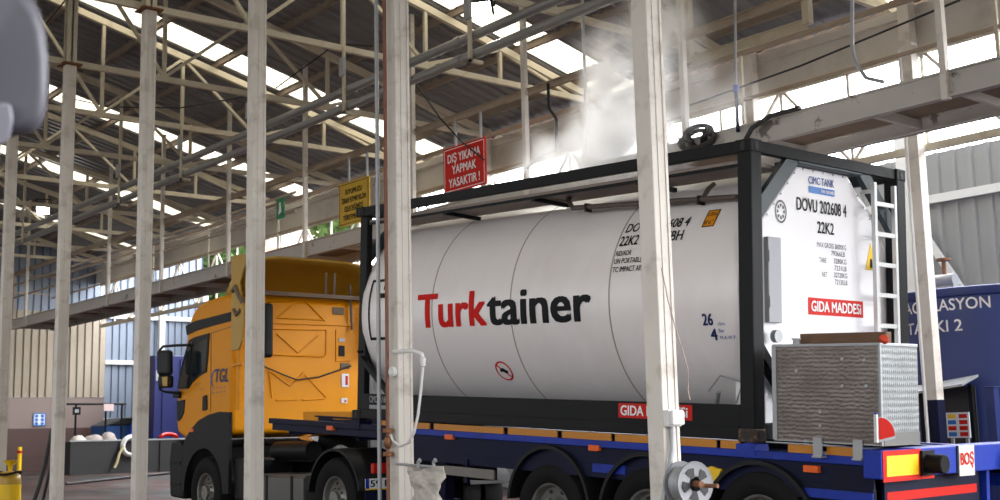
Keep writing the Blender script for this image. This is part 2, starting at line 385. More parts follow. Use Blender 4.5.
# end wall: ribbed beige cladding over tiles, blue-grey cladding with girts to its right
ex = -31.0
yb = at(105, 350, 'x', ex).y; yr = at(204, 300, 'x', ex).y
zt = at(60, 397, 'x', ex).z; zm = at(60, 428, 'x', ex).z
wl = struct('wall_left', rib_sheet((ex, -10.0, zt), (0,1,0), yb+10.0, 0.235, 0.05, (0,0,5.35-zt), 0.7), M['clad_beige'])
obj('upper_cladding', rib_sheet((ex-0.1, -13.0, 5.35), (0,1,0), yb+13.0, 0.235, 0.05, (0,0,3.4), 0.7), M['clad_blue'], wl)
obj('upper_dado', MB().box(ex-0.15, -10.0, zm, ex+0.02, yb, zt), M['pink_tile'], wl)
obj('lower_dado', MB().box(ex-0.15, -10.0, 0.4, ex+0.04, yb, zm), M['brown_tile'], wl)
wb = struct('wall_left_2', rib_sheet((ex-0.1, yb, 0.45), (0,1,0), yr-yb, 0.235, 0.05, (0,0,7.2), 0.7), M['clad_blue'])
for py in (318, 363, 420):
    z = at(150, py, 'x', ex).z; obj('girt', MB().box(ex-0.02, yb, z-0.07, ex+0.06, yr, z+0.07), M['girt'], wb)
for px, py in ((161, 320), (204, 300)):
    y = at(px, py, 'x', ex).y; obj('wall_post', MB().box(ex-0.05, y-0.09, 0.45, ex+0.14, y+0.09, 6.6), M['girt'], wb)
# far side wall: grey cladding
yw = 10.0; zw = at(960, 147, 'y', yw).z
wr = struct('wall_right', rib_sheet((X1, yw, 0.0), (-1,0,0), X1-ex, 0.30, 0.045, (0,0,zw), 0.6), M['clad_grey'])
for py in (193, 292):
    z = at(965, py, 'y', yw-0.1).z; obj('girt', MB().box(ex, yw-0.10, z-0.07, X1, yw-0.02, z+0.07), M['girt'], wr)
for xx in (-1.0, -4.55, -9, -14, -19, -24): obj('wall_post', MB().box(xx-0.1, yw-0.14, 0, xx+0.1, yw, zw+0.9 if xx == -4.55 else zw), M['girt'], wr)
struct('added_wall_front', rib_sheet((X0, -13.5, 0.0), (1,0,0), 4.0-X0, 0.30, 0.045, (0,0,2.4), 0.6), M['clad_grey'])  # unseen near wall, added low to hold back front light
struct('added_gable', MB().prism([(X1, NEAR, 5.1), (X1, 10.0, 5.1), (X1, 10.0, 5.6), (X1, EAVE, RZ(EAVE)), (X1, -2.0, RZ(-2.0)), (X1, NEAR, RZ(NEAR))], (0.05, 0, 0)), M['clad_grey'])  # unseen gable, added to cut sky light from the open end
p = at(935, 250, 'y', yw-0.15); q = at(962, 290, 'y', yw-0.15); d = (q-p)
obj('wall_brace', MB().beam(p - d*0.6, p + d*3.0, 0.10, 0.10), M['girt'], wr)

# ------------------------------------------------------------------ front and far columns
CX = [-13.44, -10.84, -7.94, -4.96, -2.23, 0.91]
CZ = 6.93
def column(x, y, label, group, paint=None, w=0.15, upper=True, tilt=None):
    c = thing('steel_column', label, 'column', (x, y, 0), group=group); h = w/2
    b = MB().box(x-h, y-h, 0.02, x+h, y+h, CZ-0.05)
    obj('shaft', b, M['col'], c, bevel=0.008)
    if y < 0: obj('seam', MB().box(x+h, y-0.02, 0.02, x+h+0.006, y-0.012, CZ-0.06).box(x+h, y+0.05, 0.02, x+h+0.008, y+h, CZ-0.06), M['col'], c)
    obj('base_plate', MB().box(x-0.17, y-0.17, 0, x+0.17, y+0.17, 0.02), M['galv'], c)
    obj('cap_plate', MB().box(x-0.15, y-0.14, CZ-0.05, x+0.15, y+0.14, CZ-0.03), M['rust'], c)
    if upper:
        obj('upper_post', MB().box(x-h, y-h, CZ-0.03, x-h+0.02, y+h, RZ(y)).box(x+h-0.02, y-h, CZ-0.03, x+h, y+h, RZ(y)).box(x-h, y-0.012, CZ-0.03, x+h, y+0.012, RZ(y)), M['steel_beige'], c)
    if paint: obj('painted_foot', MB().box(x-h-0.004, y-h-0.004, 0.02, x+h+0.004, y+h+0.004, paint), M['navy'], c)
    return c
flabs = ['off-white steel column at the far left edge, next to the yellow canister', 'off-white steel column in front of the tiled end wall',
         'off-white steel column between the end wall and the yellow truck cab', 'off-white steel column hiding the rear corner of the yellow cab',
         'off-white steel column in front of the red lettering with the torn sack', 'bright off-white steel column carrying the cable reel']
for x, l in zip(CX, flabs): column(x, -2.0, l, 'front row of steel columns')
for i, x in enumerate(CX):
    fx = at(923.5, 250, 'y', 5.9).x if i == 4 else at(752.5, 110, 'y', 5.9).x if i == 3 else x
    if i == 4: column(fx, 5.9, 'pale column with a blue painted foot beside the blue storage tank', 'far row of steel columns', paint=1.62, w=0.165)
    else: column(fx, 5.9, ['pale column beyond the catwalk, farthest of its row from the tank container', 'pale column beyond the catwalk, left of the green exit sign', 'pale column beyond the catwalk behind the red notice board',
                          'pale column beyond the catwalk behind the drifting steam', '', 'pale column beyond the rear end of the trailer'][i], 'far row of steel columns')
# conduit on the blue-footed column
p = [at(914+ (y-140)*0.066, y, 'y', 5.78) for y in (140, 440)]
one('white_conduit', MB().tube([Vector((at(923.5, 250, 'y', 5.9).x-0.05, 5.76, 0.02)), Vector((at(923.5, 250, 'y', 5.9).x-0.05, 5.76, 6.2))], 0.022), M['white_plastic'], 'thin white conduit running up the blue-footed column', 'pipe')

# ------------------------------------------------------------------ roof trusses
def truss(x, label, near=True):
    t = thing('roof_truss', label, 'roof truss', (x, -2.0, CZ), group='roof trusses')
    f = 5.9
    obj('bottom_chord', MB().beam((x, -9.5, CZ), (x, f, CZ), 0.07, 0.09), M['steel_beige'], t)
    for y0, y1 in ((-2, EAVE), (-2, NEAR)):
        obj('rafter', MB().beam((x, y0, RZ(y0)-0.05), (x, y1, RZ(y1)-0.05), 0.08, 0.11), M['steel_beige'], t)
    N = 1.48
    for s_ in (1, -1):
        for k in range(1, 6):
            y = -2 + s_*N*k
            if y > f-0.1 or y < -9.4: continue
            if RZ(y)-CZ > 0.35: obj('vertical', MB().beam((x, y, CZ), (x, y, RZ(y)-0.05), 0.055, 0.055), M['steel_beige'], t)
        for k in range(0, 5):
            ya = -2 + s_*N*k; yc = ya + s_*N
            if k % 2 == 0: a, c = (x, ya, RZ(ya)-0.08), (x, yc, CZ+0.03)
            else: a, c = (x, ya, CZ+0.03), (x, yc, RZ(yc)-0.08)
            if min(RZ(ya), RZ(yc)) - CZ > 0.2: obj('diagonal', MB().beam(a, c, 0.05, 0.05), M['steel_beige'], t)
    return t
tl = ['farthest roof truss, deep in the dark end of the hall', 'second roof truss from the end wall', 'third roof truss from the end wall', 'fourth roof truss from the end wall', 'roof truss one bay beyond the column by the yellow canister',
      'roof truss landing on the far-left column by the yellow canister', 'roof truss landing on the column before the tiled wall', 'roof truss landing on the column left of the cab',
      'roof truss landing on the column at the rear corner of the cab', 'roof truss landing on the column with the torn sack', 'roof truss landing on the cable reel column', 'roof truss nearest the open end of the hall']
for x, l in zip([-30.4, -28.0, -25.0, -22.1, -19.2][:4] + [-16.3] + CX + [3.9], tl): truss(x, 'beige welded steel ' + l)
truss(-19.2, 'beige welded steel roof truss two bays beyond the yellow canister column')

# lattice girder along the far row, seen as a white band of openings
g = thing('lattice_girder', 'pale lattice girder running under the far eave against the bright sky', 'girder', (-14, 6.04, 4.8))
GY = 6.06
zt_, zb_ = 6.22, 4.9
obj('top_chord', MB().beam((-30.5, GY, zt_), (X1, GY, zt_), 0.08, 0.10), M['steel_beige'], g)
obj('bottom_chord', MB().beam((-30.5, GY, zb_), (X1, GY, zb_), 0.08, 0.10), M['steel_beige'], g)
x = X1; up = True
while x - 1.15 > X0:
    a = (x, GY, zb_ if up else zt_); b = (x-1.15, GY, zt_ if up else zb_)
    if x < 2.2 and x > -30: obj('diagonal', MB().beam(a, b, 0.045, 0.045), M['col'], g); obj('vertical', MB().beam((x-1.15, GY, zb_), (x-1.15, GY, zt_), 0.045, 0.045), M['col'], g)
    x -= 1.15; up = not up

# ------------------------------------------------------------------ overhead pipes
for z, l in ((6.30, 'upper of the two grey overhead pipes running along the hall'), (6.05, 'lower of the two grey overhead pipes running along the hall')):
    p = thing('overhead_pipe', l, 'pipe', (-12, 1.0, z), group='overhead pipes')
    obj('pipe_run', MB().cyl((-30, 1.0, z), (3.6, 1.0, z), 0.062, seg=16), M['pipe'], p, smooth=40)
    for x in (-26, -20, -14, -8, -5.2, -2): obj('coupling', MB().cyl((x-0.06, 1.0, z), (x+0.06, 1.0, z), 0.072, seg=16), M['pipe'], p, smooth=40)
for x in CX + [-16.3, -19.2, -22.1]:
    h = thing('pipe_hanger', 'flat steel hanger holding the two overhead pipes from a truss', 'hanger', (x+0.1, 1.0, 6.0), group='pipe hangers')
    obj('strap', MB().box(x+0.06, 0.90, 5.93, x+0.12, 0.93, CZ).box(x+0.06, 0.90, 5.93, x+0.12, 1.1, 5.97), M['steel_beige'], h)
    obj('clamp_plate', MB().box(x+0.04, 0.86, 6.48, x+0.16, 0.90, 6.75), M['galv'], h)

# ------------------------------------------------------------------ hung catwalk
cw = thing('hanging_catwalk', 'weathered steel catwalk hung along the hall above the far side of the truck', 'catwalk', (-12, 3.1, 4.45))
ya, yz = 2.6, 3.65; cx0, cx1 = -27.9, 3.5; cz0, cz1 = 4.47, 4.74
obj('side_beam', MB().channel((cx0, ya, (cz0+cz1)/2), (cx1, ya, (cz0+cz1)/2), 0.10, cz1-cz0, 0.02), M['catbeam'], cw)
obj('side_beam', MB().channel((cx0, yz, (cz0+cz1)/2-0.05), (cx1, yz, (cz0+cz1)/2-0.05), 0.09, 0.17, 0.02), M['catbeam'], cw)
obj('end_beam', MB().beam((cx0, ya, (cz0+cz1)/2), (cx0, yz, (cz0+cz1)/2), 0.1, 0.2), M['catbeam'], cw)
obj('deck', MB().box(cx0, ya+0.03, cz1-0.11, cx1, yz-0.03, cz1-0.07), M['deck'], cw)
x = cx0 + 0.5
while x < cx1:
    obj('cross_beam', MB().beam((x, ya, cz0+0.09), (x, yz, cz0+0.09), 0.05, 0.10), M['catbeam'], cw); x += 1.5
posts = [-26.7, -23.8, -20.89, -17.9, -14.76, -11.8, -8.48, -5.76, -2.82, 0.56]
for x in posts:
    obj('hanger_post', MB().beam((x, ya-0.04, cz0-0.02), (x, ya-0.04, RZ(ya)+0.06), 0.07, 0.07), M['col'], cw)
    obj('far_post', MB().beam((x, yz, cz0+0.05), (x, yz, 6.0), 0.04, 0.04), M['steel_beige'], cw)
obj('top_rail', MB().channel((cx0, ya, 6.02), (cx1, ya, 6.02), 0.06, 0.10), M['toprail'], cw)
for z in (5.35, 5.70): obj('middle_rail', MB().beam((cx0, ya, z), (-12.2, ya, z), 0.03, 0.04), M['toprail'], cw)
obj('end_rail', MB().beam((cx0, ya, 6.02), (cx0, yz, 6.0), 0.05, 0.05).beam((cx0, ya, 5.5), (cx0, yz, 5.5), 0.03, 0.04).beam((cx0, ya, 4.6), (cx0, ya, 6.02), 0.05, 0.05), M['toprail'], cw)
obj('far_rail', MB().beam((cx0, yz, 6.0), (cx1, yz, 6.0), 0.05, 0.06).beam((cx0, yz, 5.4), (cx1, yz, 5.4), 0.03, 0.04), M['toprail'], cw)
obj('outrigger', MB().beam(at(949, 87, 'y', ya-0.03), at(1006, 106, 'z', 4.42), 0.06, 0.08), M['catbeam'], cw)
one('thin_riser_pipe', MB().cyl((-4.47, 2.5, 4.75), (-4.47, 2.5, 7.2), 0.022), M['galv'], 'thin upright pipe beside the steam in front of the catwalk', 'pipe')
one('supply_drop_pipe', MB().tube([at(852, -8, 'y', 2.5), at(852, 45, 'y', 2.5), at(855, 62, 'y', 2.5), at(866, 78, 'y', 2.5), at(884, 82, 'y', 2.5)], 0.022), M['galv'], 'curved supply pipe dropping onto the catwalk near the open end', 'pipe')

# hose coil and small bits on the catwalk
c = at(697, 138, 'y', 2.50); mb = MB()
pts = []
for i in range(150):
    a = 2*math.pi*i/25; rr_ = 0.15 + 0.05*math.sin(i*0.37); pts.append(c + Vector((rr_*1.25*math.cos(a), 0.05*math.sin(i*0.61), rr_*0.75*math.sin(a))))
mb.tube(pts, 0.024, 7)
one('hose_coil', mb, M['hose'], 'black hose coiled on the catwalk edge above the tank', 'hose', smooth=60)
dh = thing('drop_hose', 'short blue hose on a grey drop pipe over the rear corner of the tank frame', 'hose', at(737, 110, 'y', 2.53))
obj('hose_length', MB().tube([at(738, 132, 'y', 2.53), at(737, 112, 'y', 2.53), at(736, 88, 'y', 2.54)], 0.022), M['navy'], dh, smooth=60)
obj('drop_pipe', MB().tube([at(736, 90, 'y', 2.54), at(735.5, 70, 'y', 2.55), at(735, 0, 'y', 2.56)], 0.016), M['galv'], dh, smooth=60)
obj('valve', MB().cyl(at(736, 92, 'y', 2.54), at(736, 85, 'y', 2.54), 0.035, seg=14), M['blue'], dh, bevel=0.004)
one('bowed_hose', MB().tube([at(740, 150, 'y', 2.5), at(752, 128, 'y', 2.5), at(770, 116, 'y', 2.5), at(800, 108, 'y', 2.5)], 0.028), M['hose'], 'black hose bowed over the catwalk edge near the container corner', 'hose')
one('looped_hose', MB().tube([at(527, 168, 'y', 2.5), at(540, 158, 'y', 2.5), at(556, 150, 'y', 2.5), at(557, 120, 'y', 2.5), at(549, 108, 'y', 2.52), at(548, 84, 'y', 2.57)], 0.022), M['hose'], 'dark looped hose under the left edge of the steam', 'hose')

tb = thing('tie_beam', 'short beige tie beam with an end post under the roof right of the steam', 'beam', at(808, 24, 'y', 4.3))
a = at(690, 62, 'y', 4.3); b = at(808, 24, 'y', 4.3)
obj('beam', MB().channel(a, b, 0.09, 0.14), M['steel_beige'], tb)
for q in (a, b): obj('end_post', MB().beam(q, (q.x, q.y, RZ(q.y)-0.02), 0.10, 0.10), M['steel_beige'], tb)
# cables
for pts, l in (([at(50, 94, 'y', 0.5), at(110, 107, 'y', 0.5), at(180, 108, 'y', 0.5), at(243, 97, 'y', 0.5)], 'black cable sagging between the two front left columns'),
               ([at(46, 24, 'y', -1.7), at(72, -8, 'y', -1.7)], 'short black cable at the top beside the blurred grey housing'),
               ([at(276, 88, 'y', 1.2), at(336, 44, 'y', 1.2), at(372, 46, 'y', 1.2)], 'black cable slanting to the roof over the yellow cab'),
               ([at(412, 78, 'y', 0.93), at(440, 118, 'y', 2.2), at(460, 140, 'y', 2.46), at(484, 160, 'y', 2.47)], 'black cable running down behind the red notice board'),
               ([at(690, 105, 'y', 2.9), at(800, 66, 'y', 2.9), at(960, 0, 'y', 2.9)], 'thin black cable strung above the catwalk at the open end')):
    one('overhead_cable', MB().tube(pts, 0.012, 6), M['hose'], l, 'cable')

# floodlights
def floodlight(p, aim, label, watts):
    f = thing('floodlight', label, 'lamp', p); p = Vector(p); d = Vector(aim).normalized(); r = d.cross(Vector((0,0,1))).normalized(); u = r.cross(d)
    obj('housing', MB().prism([p + r*a*0.17 + u*b*0.12 for a, b in ((-1,-1),(1,-1),(1,1),(-1,1))], -d*0.10), M['plastic'], f, bevel=0.01)
    obj('lens', MB().prism([p + d*0.012 + r*a*0.15 + u*b*0.10 for a, b in ((-1,-1),(1,-1),(1,1),(-1,1))], -d*0.012), M['lamp_lens'], f)
    obj('bracket', MB().beam(p - d*0.1 + r*0.18, p - d*0.1 + r*0.18 + Vector((0,0,0.25)), 0.02, 0.03).beam(p - d*0.1 - r*0.18, p - d*0.1 - r*0.18 + Vector((0,0,0.25)), 0.02, 0.03).beam(p - d*0.1 - r*0.19 + Vector((0,0,0.25)), p - d*0.1 + r*0.19 + Vector((0,0,0.25)), 0.03, 0.02), M['plastic'], f)
    la = bpy.data.lights.new('floodlight_beam', 'SPOT'); la.energy = watts; la.spot_size = math.radians(110); la.shadow_soft_size = 0.1; la.color = (1, 0.97, 0.9)
    lo = bpy.data.objects.new('floodlight_beam', la); C.objects.link(lo); lo.parent = f; lo.location = d*0.05; lo.rotation_euler = d.to_track_quat('-Z', 'Y').to_euler()
floodlight(at(481, 9, 'y', 2.6), (0.45, -0.65, -0.5), 'lit floodlight under the rooflight above the red notice board', 60)
floodlight(at(43, 210, 'y', 2.3), (0.7, -0.3, -0.4), 'small lit floodlight far back on the left', 40)

# ------------------------------------------------------------------ notice boards on the catwalk rail
def board(name, corners, m, label, lines, tm, border):
    t = thing(name, label, 'sign', (corners[0] + corners[2]) / 2)
    P = Vector(corners[0]); U = Vector((1,0,0)); V = Vector((0,0,1)); W = (corners[2]-corners[0]).x; H = (corners[2]-corners[0]).z
    obj('panel', MB().box(P.x, P.y, P.z, P.x+W, P.y+0.025, P.z+H), m, t)
    bd = MB(); e = 0.025; th = 0.010
    for a in ((e,e,W-e,e+th),(e,H-e-th,W-e,H-e),(e,e,e+th,H-e),(W-e-th,e,W-e,H-e)): bd.box(P.x+a[0], P.y-0.003, P.z+a[1], P.x+a[2], P.y, P.z+a[3])
    obj('border', bd, border, t)
    for fx in (0.2, 0.8): obj('rail_clip', MB().box(P.x+W*fx-0.02, P.y+0.025, P.z+H-0.08, P.x+W*fx+0.02, P.y+0.10, P.z+H-0.04).box(P.x+W*fx-0.02, P.y+0.07, P.z+H-0.06, P.x+W*fx+0.02, P.y+0.10, 6.0), M['galv'], t)
    for s_, z, cap, wd in lines:
        obj('lettering', lettering(s_, cap, plane((P.x+W/2, P.y, P.z+z*H), U, V, 0.004), wd*W, 0.02, 'c'), tm, t)
    return t
a = at(444, 196, 'y', 2.50); b = at(485, 138, 'y', 2.50)
board('notice_board', [Vector((a.x, 2.5, 4.86)), None, Vector((b.x, 2.5, 5.55))], M['red'], 'red notice board with white Turkish lettering on the catwalk rail',
      [('DIŞ YIKAMA', 0.66, 0.125, 0.78), ('YAPMAK', 0.40, 0.125, 0.58), ('YASAKTIR !', 0.12, 0.125, 0.74)], M['text_white'], M['text_white'])
a = at(339, 227, 'y', 2.50); b = at(369, 177, 'y', 2.50)
board('notice_board', [Vector((a.x, 2.5, 4.80)), None, Vector((b.x, 2.5, 5.53))], mat('dull_yellow_sign', '#c9a21c', 0.45), 'yellow notice board with black Turkish lettering on the catwalk rail',
      [('SUYUMUZU', 0.72, 0.085, 0.56), ('İSRAF ETMEYELİM', 0.52, 0.085, 0.80), ('GELECEĞİMİZİ', 0.32, 0.085, 0.62), ('TÜKETMEYELİM', 0.12, 0.085, 0.70)], M['text_dark'], M['text_dark'])
p = at(280, 209, 'y', 2.55)
e = thing('exit_sign', 'small green exit sign hung under the catwalk rail left of the yellow board', 'sign', p)
obj('panel', MB().box(p.x-0.13, p.y, p.z-0.18, p.x+0.13, p.y+0.03, p.z+0.20), M['green'], e)
obj('running_figure', MB().box(p.x-0.03, p.y-0.003, p.z+0.06, p.x+0.03, p.y, p.z+0.12).prism([(p.x-0.02,p.y-0.003,p.z+0.06),(p.x+0.04,p.y-0.003,p.z+0.05),(p.x+0.05,p.y-0.003,p.z-0.06),(p.x-0.06,p.y-0.003,p.z-0.10)], (0,0.003,0)), M['text_white'], e)
p = at(490, 186, 'y', 2.9)
one('plastic_jug', MB().lathe([(0.0,0),(0.11,0),(0.12,0.02),(0.12,0.16),(0.05,0.22),(0.04,0.26),(0,0.26)], (p.x, p.y, 4.70), (0,0,1), 20), M['bright_green'], 'bright green plastic jug beside the red notice board', 'jug', smooth=50)

# ------------------------------------------------------------------ tank container (trailer frame)
TK = thing('tank_container', 'white cylindrical tank with red and black lettering in a black steel frame', 'tank container', (-3.03, 1.22, 1.2), frame=MT)
Lc, Wc, zb, zt = 6.058, 2.438, 1.2, 3.791
for x in (-Lc, -0.16):
    for y in (0.0, Wc-0.16): obj('corner_post', MB().box(x+0.005, y+(0.07 if (x < -1 and y < 1) else 0.005), zb+0.1, x+0.155, y+0.155, zt-0.1), M['black'] if x < -1 else M['black'], TK, bevel=0.012)
for x in (-Lc, -0.178):
    for y in (0.0, Wc-0.162):
        for z in (zb, zt-0.118):
            c = obj('corner_casting', MB().box(x, y, z, x+0.178, y+0.162, z+0.118), mat('rusty_casting', '#33241b', 0.7, var=0.5, scale=25, dirt='#a08468', dirt_amt=0.7, dirt_scale=18) if (z < 2 and x > -1) else M['black'], TK, bevel=0.012)
            hx = x + 0.178 if x > -1 else x; sg = 1 if x > -1 else -1
            n = 20; ov = [(0.026*math.cos(2*math.pi*i/n), 0.042*math.sin(2*math.pi*i/n)) for i in range(n)]
            if x > -1: obj('casting_hole_shade', decal((hx, y+0.081, z+0.059), (0,1,0), (0,0,1), ov, 0.003), M['hose'], c)  # flat dark oval painted on for the shade inside the hole
            if y < 1: obj('casting_hole_shade', decal((x+0.089, 0, z+0.059), (1,0,0), (0,0,1), ov, 0.003), M['hose'], c)
for y in (0.01, Wc-0.07): obj('top_rail', MB().box(-Lc+0.17, y, zt-0.115, -0.17, y+0.06, zt-0.005), M['black'], TK, bevel=0.006)
for y in (0.01, Wc-0.07): obj('bottom_rail', MB().box(-Lc+0.17, y, zb+0.02, -0.17, y+0.08, zb+0.13), M['black'], TK, bevel=0.006)
for y in (0.03, Wc-0.05): obj('side_skirt', MB().box(-Lc+0.16, y, zb+0.13, -0.15, y+0.02, 1.515), M['black'], TK)
for x in (-Lc+0.02, -0.10):
    obj('end_rail', MB().box(x, 0.16, zt-0.11, x+0.08, Wc-0.16, zt-0.005), M['black'], TK, bevel=0.006)
    obj('end_rail', MB().box(x, 0.16, zb+0.02, x+0.08, Wc-0.16, zb+0.16), M['black'], TK, bevel=0.006)
    for k in (0, 1):
        f = (lambda y: y) if k == 0 else (lambda y: Wc - y)
        obj('gusset_brace', MB().beam((x+0.03, f(0.13), 3.16), (x+0.03, f(0.70), zt-0.07), 0.14, 0.06, (1,0,0)), M['teal'], TK)
        obj('gusset_brace', MB().beam((x+0.04, f(0.08), 2.05), (x+0.04, f(0.78), zb+0.1), 0.08, 0.10, (1,0,0)), M['black'], TK)
# lower side braces at both ends, with the open triangle behind
for x, dx in ((-Lc+0.12, 1),):
    obj('side_brace', MB().beam((x, 0.05, 1.95), (x+dx*0.62, 0.05, 1.50), 0.05, 0.07, (0,1,0)), M['black'], TK)
TC = Vector((0, 1.219, 2.49)); TR = 1.203
prof = [(0.0,-6.03),(0.45,-6.03),(0.85,-6.02),(1.06,-6.0),(1.13,-5.985),(1.175,-5.95),(1.195,-5.89),(TR,-5.80)] + [(TR,-5.80+i*0.282) for i in range(1,20)] + [(TR,-0.18),(1.19,-0.165),(0,-0.165)]
sh = obj('tank_shell', MB().lathe(prof, TC, (1,0,0), 96), M['white_tank'], TK, smooth=50)
for x in (att(434.5, 300, 'y', 0.05).x, att(513, 300, 'y', 0.05).x, att(611.5, 280, 'y', 0.05).x):
    obj('cladding_seam', MB().lathe([(TR+0.001,x-0.012),(TR+0.003,x-0.006),(TR+0.003,x+0.006),(TR+0.001,x+0.009)], TC, (1,0,0), 96), mat('seam_grey', '#a39a92', 0.5), sh, smooth=40)
for x in (): obj('saddle_ring', MB().lathe([(TR-0.01,x-0.10),(TR+0.0025,x-0.08),(TR+0.0025,x+0.08),(TR-0.01,x+0.10)], TC, (1,0,0), 96), M['white_tank'], sh, smooth=40)
# flat chamfered end cladding at the rear
yc = 1.219
oct_ = [(0.30,1.34),(0.30,3.13),(0.82,3.655),(1.618,3.655),(2.138,3.13),(2.138,1.34)]
obj('end_panel', MB().prism([(-0.44, y, z) for y, z in oct_], (0.32, 0, 0)), M['white_panel'], TK, bevel=0.015)
mb = MB()
for (y0, z0), (y1, z1) in zip(oct_[1:4], oct_[2:5]):
    for i in range(5):
        t = (i+0.5)/5; y, z = y0+(y1-y0)*t, z0+(z1-z0)*t; dy, dz = (yc-y), (2.5-z); L_ = math.hypot(dy, dz); mb.cyl((-0.12, y+dy/L_*0.02, z+dz/L_*0.02), (-0.114, y+dy/L_*0.02, z+dz/L_*0.02), 0.009, seg=8)
obj('panel_rivet', mb, M['galv'], TK)
# rear fittings
bx = obj('document_box', MB().box(-0.12, 0.315, 2.22, -0.07, 0.50, 2.97), M['greybox'], TK, bevel=0.008)
obj('box_hinge', MB().cyl((-0.067, 0.325, 2.35), (-0.067, 0.325, 2.45), 0.008).cyl((-0.067, 0.325, 2.75), (-0.067, 0.325, 2.85), 0.008), M['galv'], bx)
obj('pressure_gauge', MB().cyl((-0.05, 0.35, 2.10), (0.0, 0.35, 2.10), 0.055, seg=24), M['galv'], TK)
la_, lb_ = att(875.5, 260, 'x', 0.02).y, att(895.5, 260, 'x', 0.02).y
ld = obj('ladder', MB().box(0.0, la_-0.02, 1.5, 0.04, la_+0.02, 3.60), M['alu'], TK)
obj('ladder_rail', MB().box(0.0, lb_-0.02, 1.5, 0.04, lb_+0.02, 3.60), M['alu'], ld)
obj('ladder_bracket', MB().box(-0.12, la_-0.01, 3.50, 0.0, la_+0.01, 3.54), M['alu'], ld)
for i in range(7): obj('rung', MB().box(0.005, la_+0.02, 1.64+i*0.29, 0.035, lb_-0.02, 1.68+i*0.29), M['alu'], ld)
# walkway, spray bar and supports under the top rail
obj('walkway_grating', MB().box(-Lc+0.18, 0.09, 3.60, -0.17, 0.66, 3.63), M['grate'], TK)
obj('walkway_edge', MB().box(-Lc+0.18, 0.085, 3.57, -0.17, 0.10, 3.60), M['black'], TK)
obj('panel_cap', MB().box(-0.30, 0.72, 3.655, -0.03, 1.72, 3.70), M['teal'], TK, bevel=0.01)
for x in (-4.4, -2.9, -1.4):
    obj('walkway_bracket', MB().beam((x, 0.10, 3.575), (x, 0.62, 3.555), 0.05, 0.04), M['black'], TK)
t0, t1, t2 = att(568, 200, 'y', 0.36), att(573, 208, 'y', 0.30), att(737, 197, 'y', 0.27)
obj('steam_tube', MB().tube([t0 + Vector((-0.05, 0.12, 0.08)), t0, t1, t1 + (t2 - t1)*0.5, t2], 0.027, 10), mat('scorched_tube', '#5e534c', 0.5, metal=0.3, var=0.2), TK, smooth=50)
k0, k1 = att(703, 198, 'y', 0.26), att(714, 184, 'y', 0.42)
obj('steam_tube', MB().tube([k0, (k0+k1)/2 + Vector((0,0,0.02)), k1], 0.022, 10), mat('scorched_tube', ''), TK, smooth=50)
for f_ in (0.1, 0.45, 0.8): q = t1 + (t2-t1)*f_; obj('tube_clip', MB().box(q.x-0.015, q.y-0.03, q.z-0.05, q.x+0.015, q.y+0.05, q.z+0.035), M['black'], TK)
obj('drain_handle', MB().tube([(-0.56, 0.20, 1.52), (-0.46, 0.10, 1.62)], 0.018, 8).tube([(-0.66,0.20,1.62),(-0.52,0.2,1.76),(-0.28,0.2,1.70),(-0.35,0.2,1.52)], 0.008, 6), M['galv'], TK)

# lettering on the shell: arc length up the side
def shellmap(x0, z0, off=0.004):
    r = TR + off; th0 = math.asin((z0 - TC.z)/TR)
    def fn(u, v):
        t = th0 + v/TR; return Vector((x0 + u, TC.y - r*math.cos(t), TC.z + r*math.sin(t)))
    return fn
def shell_poly(poly, x0, z0, off=0.0035, cut=0.04):
    b = bmesh.new(); bv = [b.verts.new((x, y, 0)) for x, y in poly]; b.faces.new(bv)
    y0 = min(p[1] for p in poly); y1 = max(p[1] for p in poly); n = int((y1-y0)/cut)+1
    for i in range(1, n): bmesh.ops.bisect_plane(b, geom=b.verts[:]+b.edges[:]+b.faces[:], plane_co=(0, y0+(y1-y0)*i/n, 0), plane_no=(0,1,0))
    b.verts.index_update(); f = shellmap(x0, z0, off); mb = MB(); mb.keep = True
    mb.add([f(v.co.x, v.co.y) for v in b.verts], [tuple(v.index for v in q.verts) for q in b.faces]); b.free(); return mb
def frame_poly(mb, w_, h_, t_, x0, z0, off=0.004, rad=0.0):
    for a in ((0,0,w_,t_),(0,h_-t_,w_,h_),(0,0,t_,h_),(w_-t_,0,w_,h_)):
        q = shell_poly([(a[0],a[1]),(a[2],a[1]),(a[2],a[3]),(a[0],a[3])], x0, z0, off); mb.add(q.v, q.f)
    return mb
zbase = att(430, 327, 'y', 0.04).z; tx0, tx1, tx2 = att(419, 300, 'y', 0.035).x, att(488.5, 300, 'y', 0.035).x, att(593, 300, 'y', 0.035).x
obj('lettering', lettering('Turk', 0.365, shellmap(tx0, zbase), tx1-tx0-0.01, 0.026, cut=0.03), M['text_red'], sh)
obj('lettering', lettering('tainer', 0.365, shellmap(tx1-0.005, zbase), tx2-tx1, 0.026, cut=0.03), M['text_black'], sh)
x0 = att(371.5, 300, 'y', 0.06).x; z0 = att(380, 340, 'y', 0.06).z
mb = frame_poly(MB(), 0.60, 0.74, 0.035, x0, z0); mb.keep = True; obj('emblem_frame', mb, M['text_black'], sh)
mb = MB(); mb.keep = True
for a in ((0.28,0.60,0.62,0.66),(0.18,0.50,0.62,0.56)): q = shell_poly([(a[0],a[1]),(a[2],a[1]),(a[2],a[3]),(a[0],a[3])], x0, z0, 0.005); mb.add(q.v, q.f)
obj('emblem_bars', mb, M['text_black'], sh)
obj('emblem_stripe', shell_poly([(0.42,0.06),(0.48,0.06),(0.50,0.50),(0.60,0.56),(0.60,0.62),(0.45,0.56)], x0, z0, 0.006), M['text_red'], sh)
obj('lettering', lettering('DOVU 202608 4', 0.105, shellmap(att(625, 233, 'y', 0.19).x, att(625, 233, 'y', 0.19).z), att(688, 222, 'y', 0.19).x - att(625, 222, 'y', 0.19).x, 0.016, cut=0.03), M['text_dark'], sh)
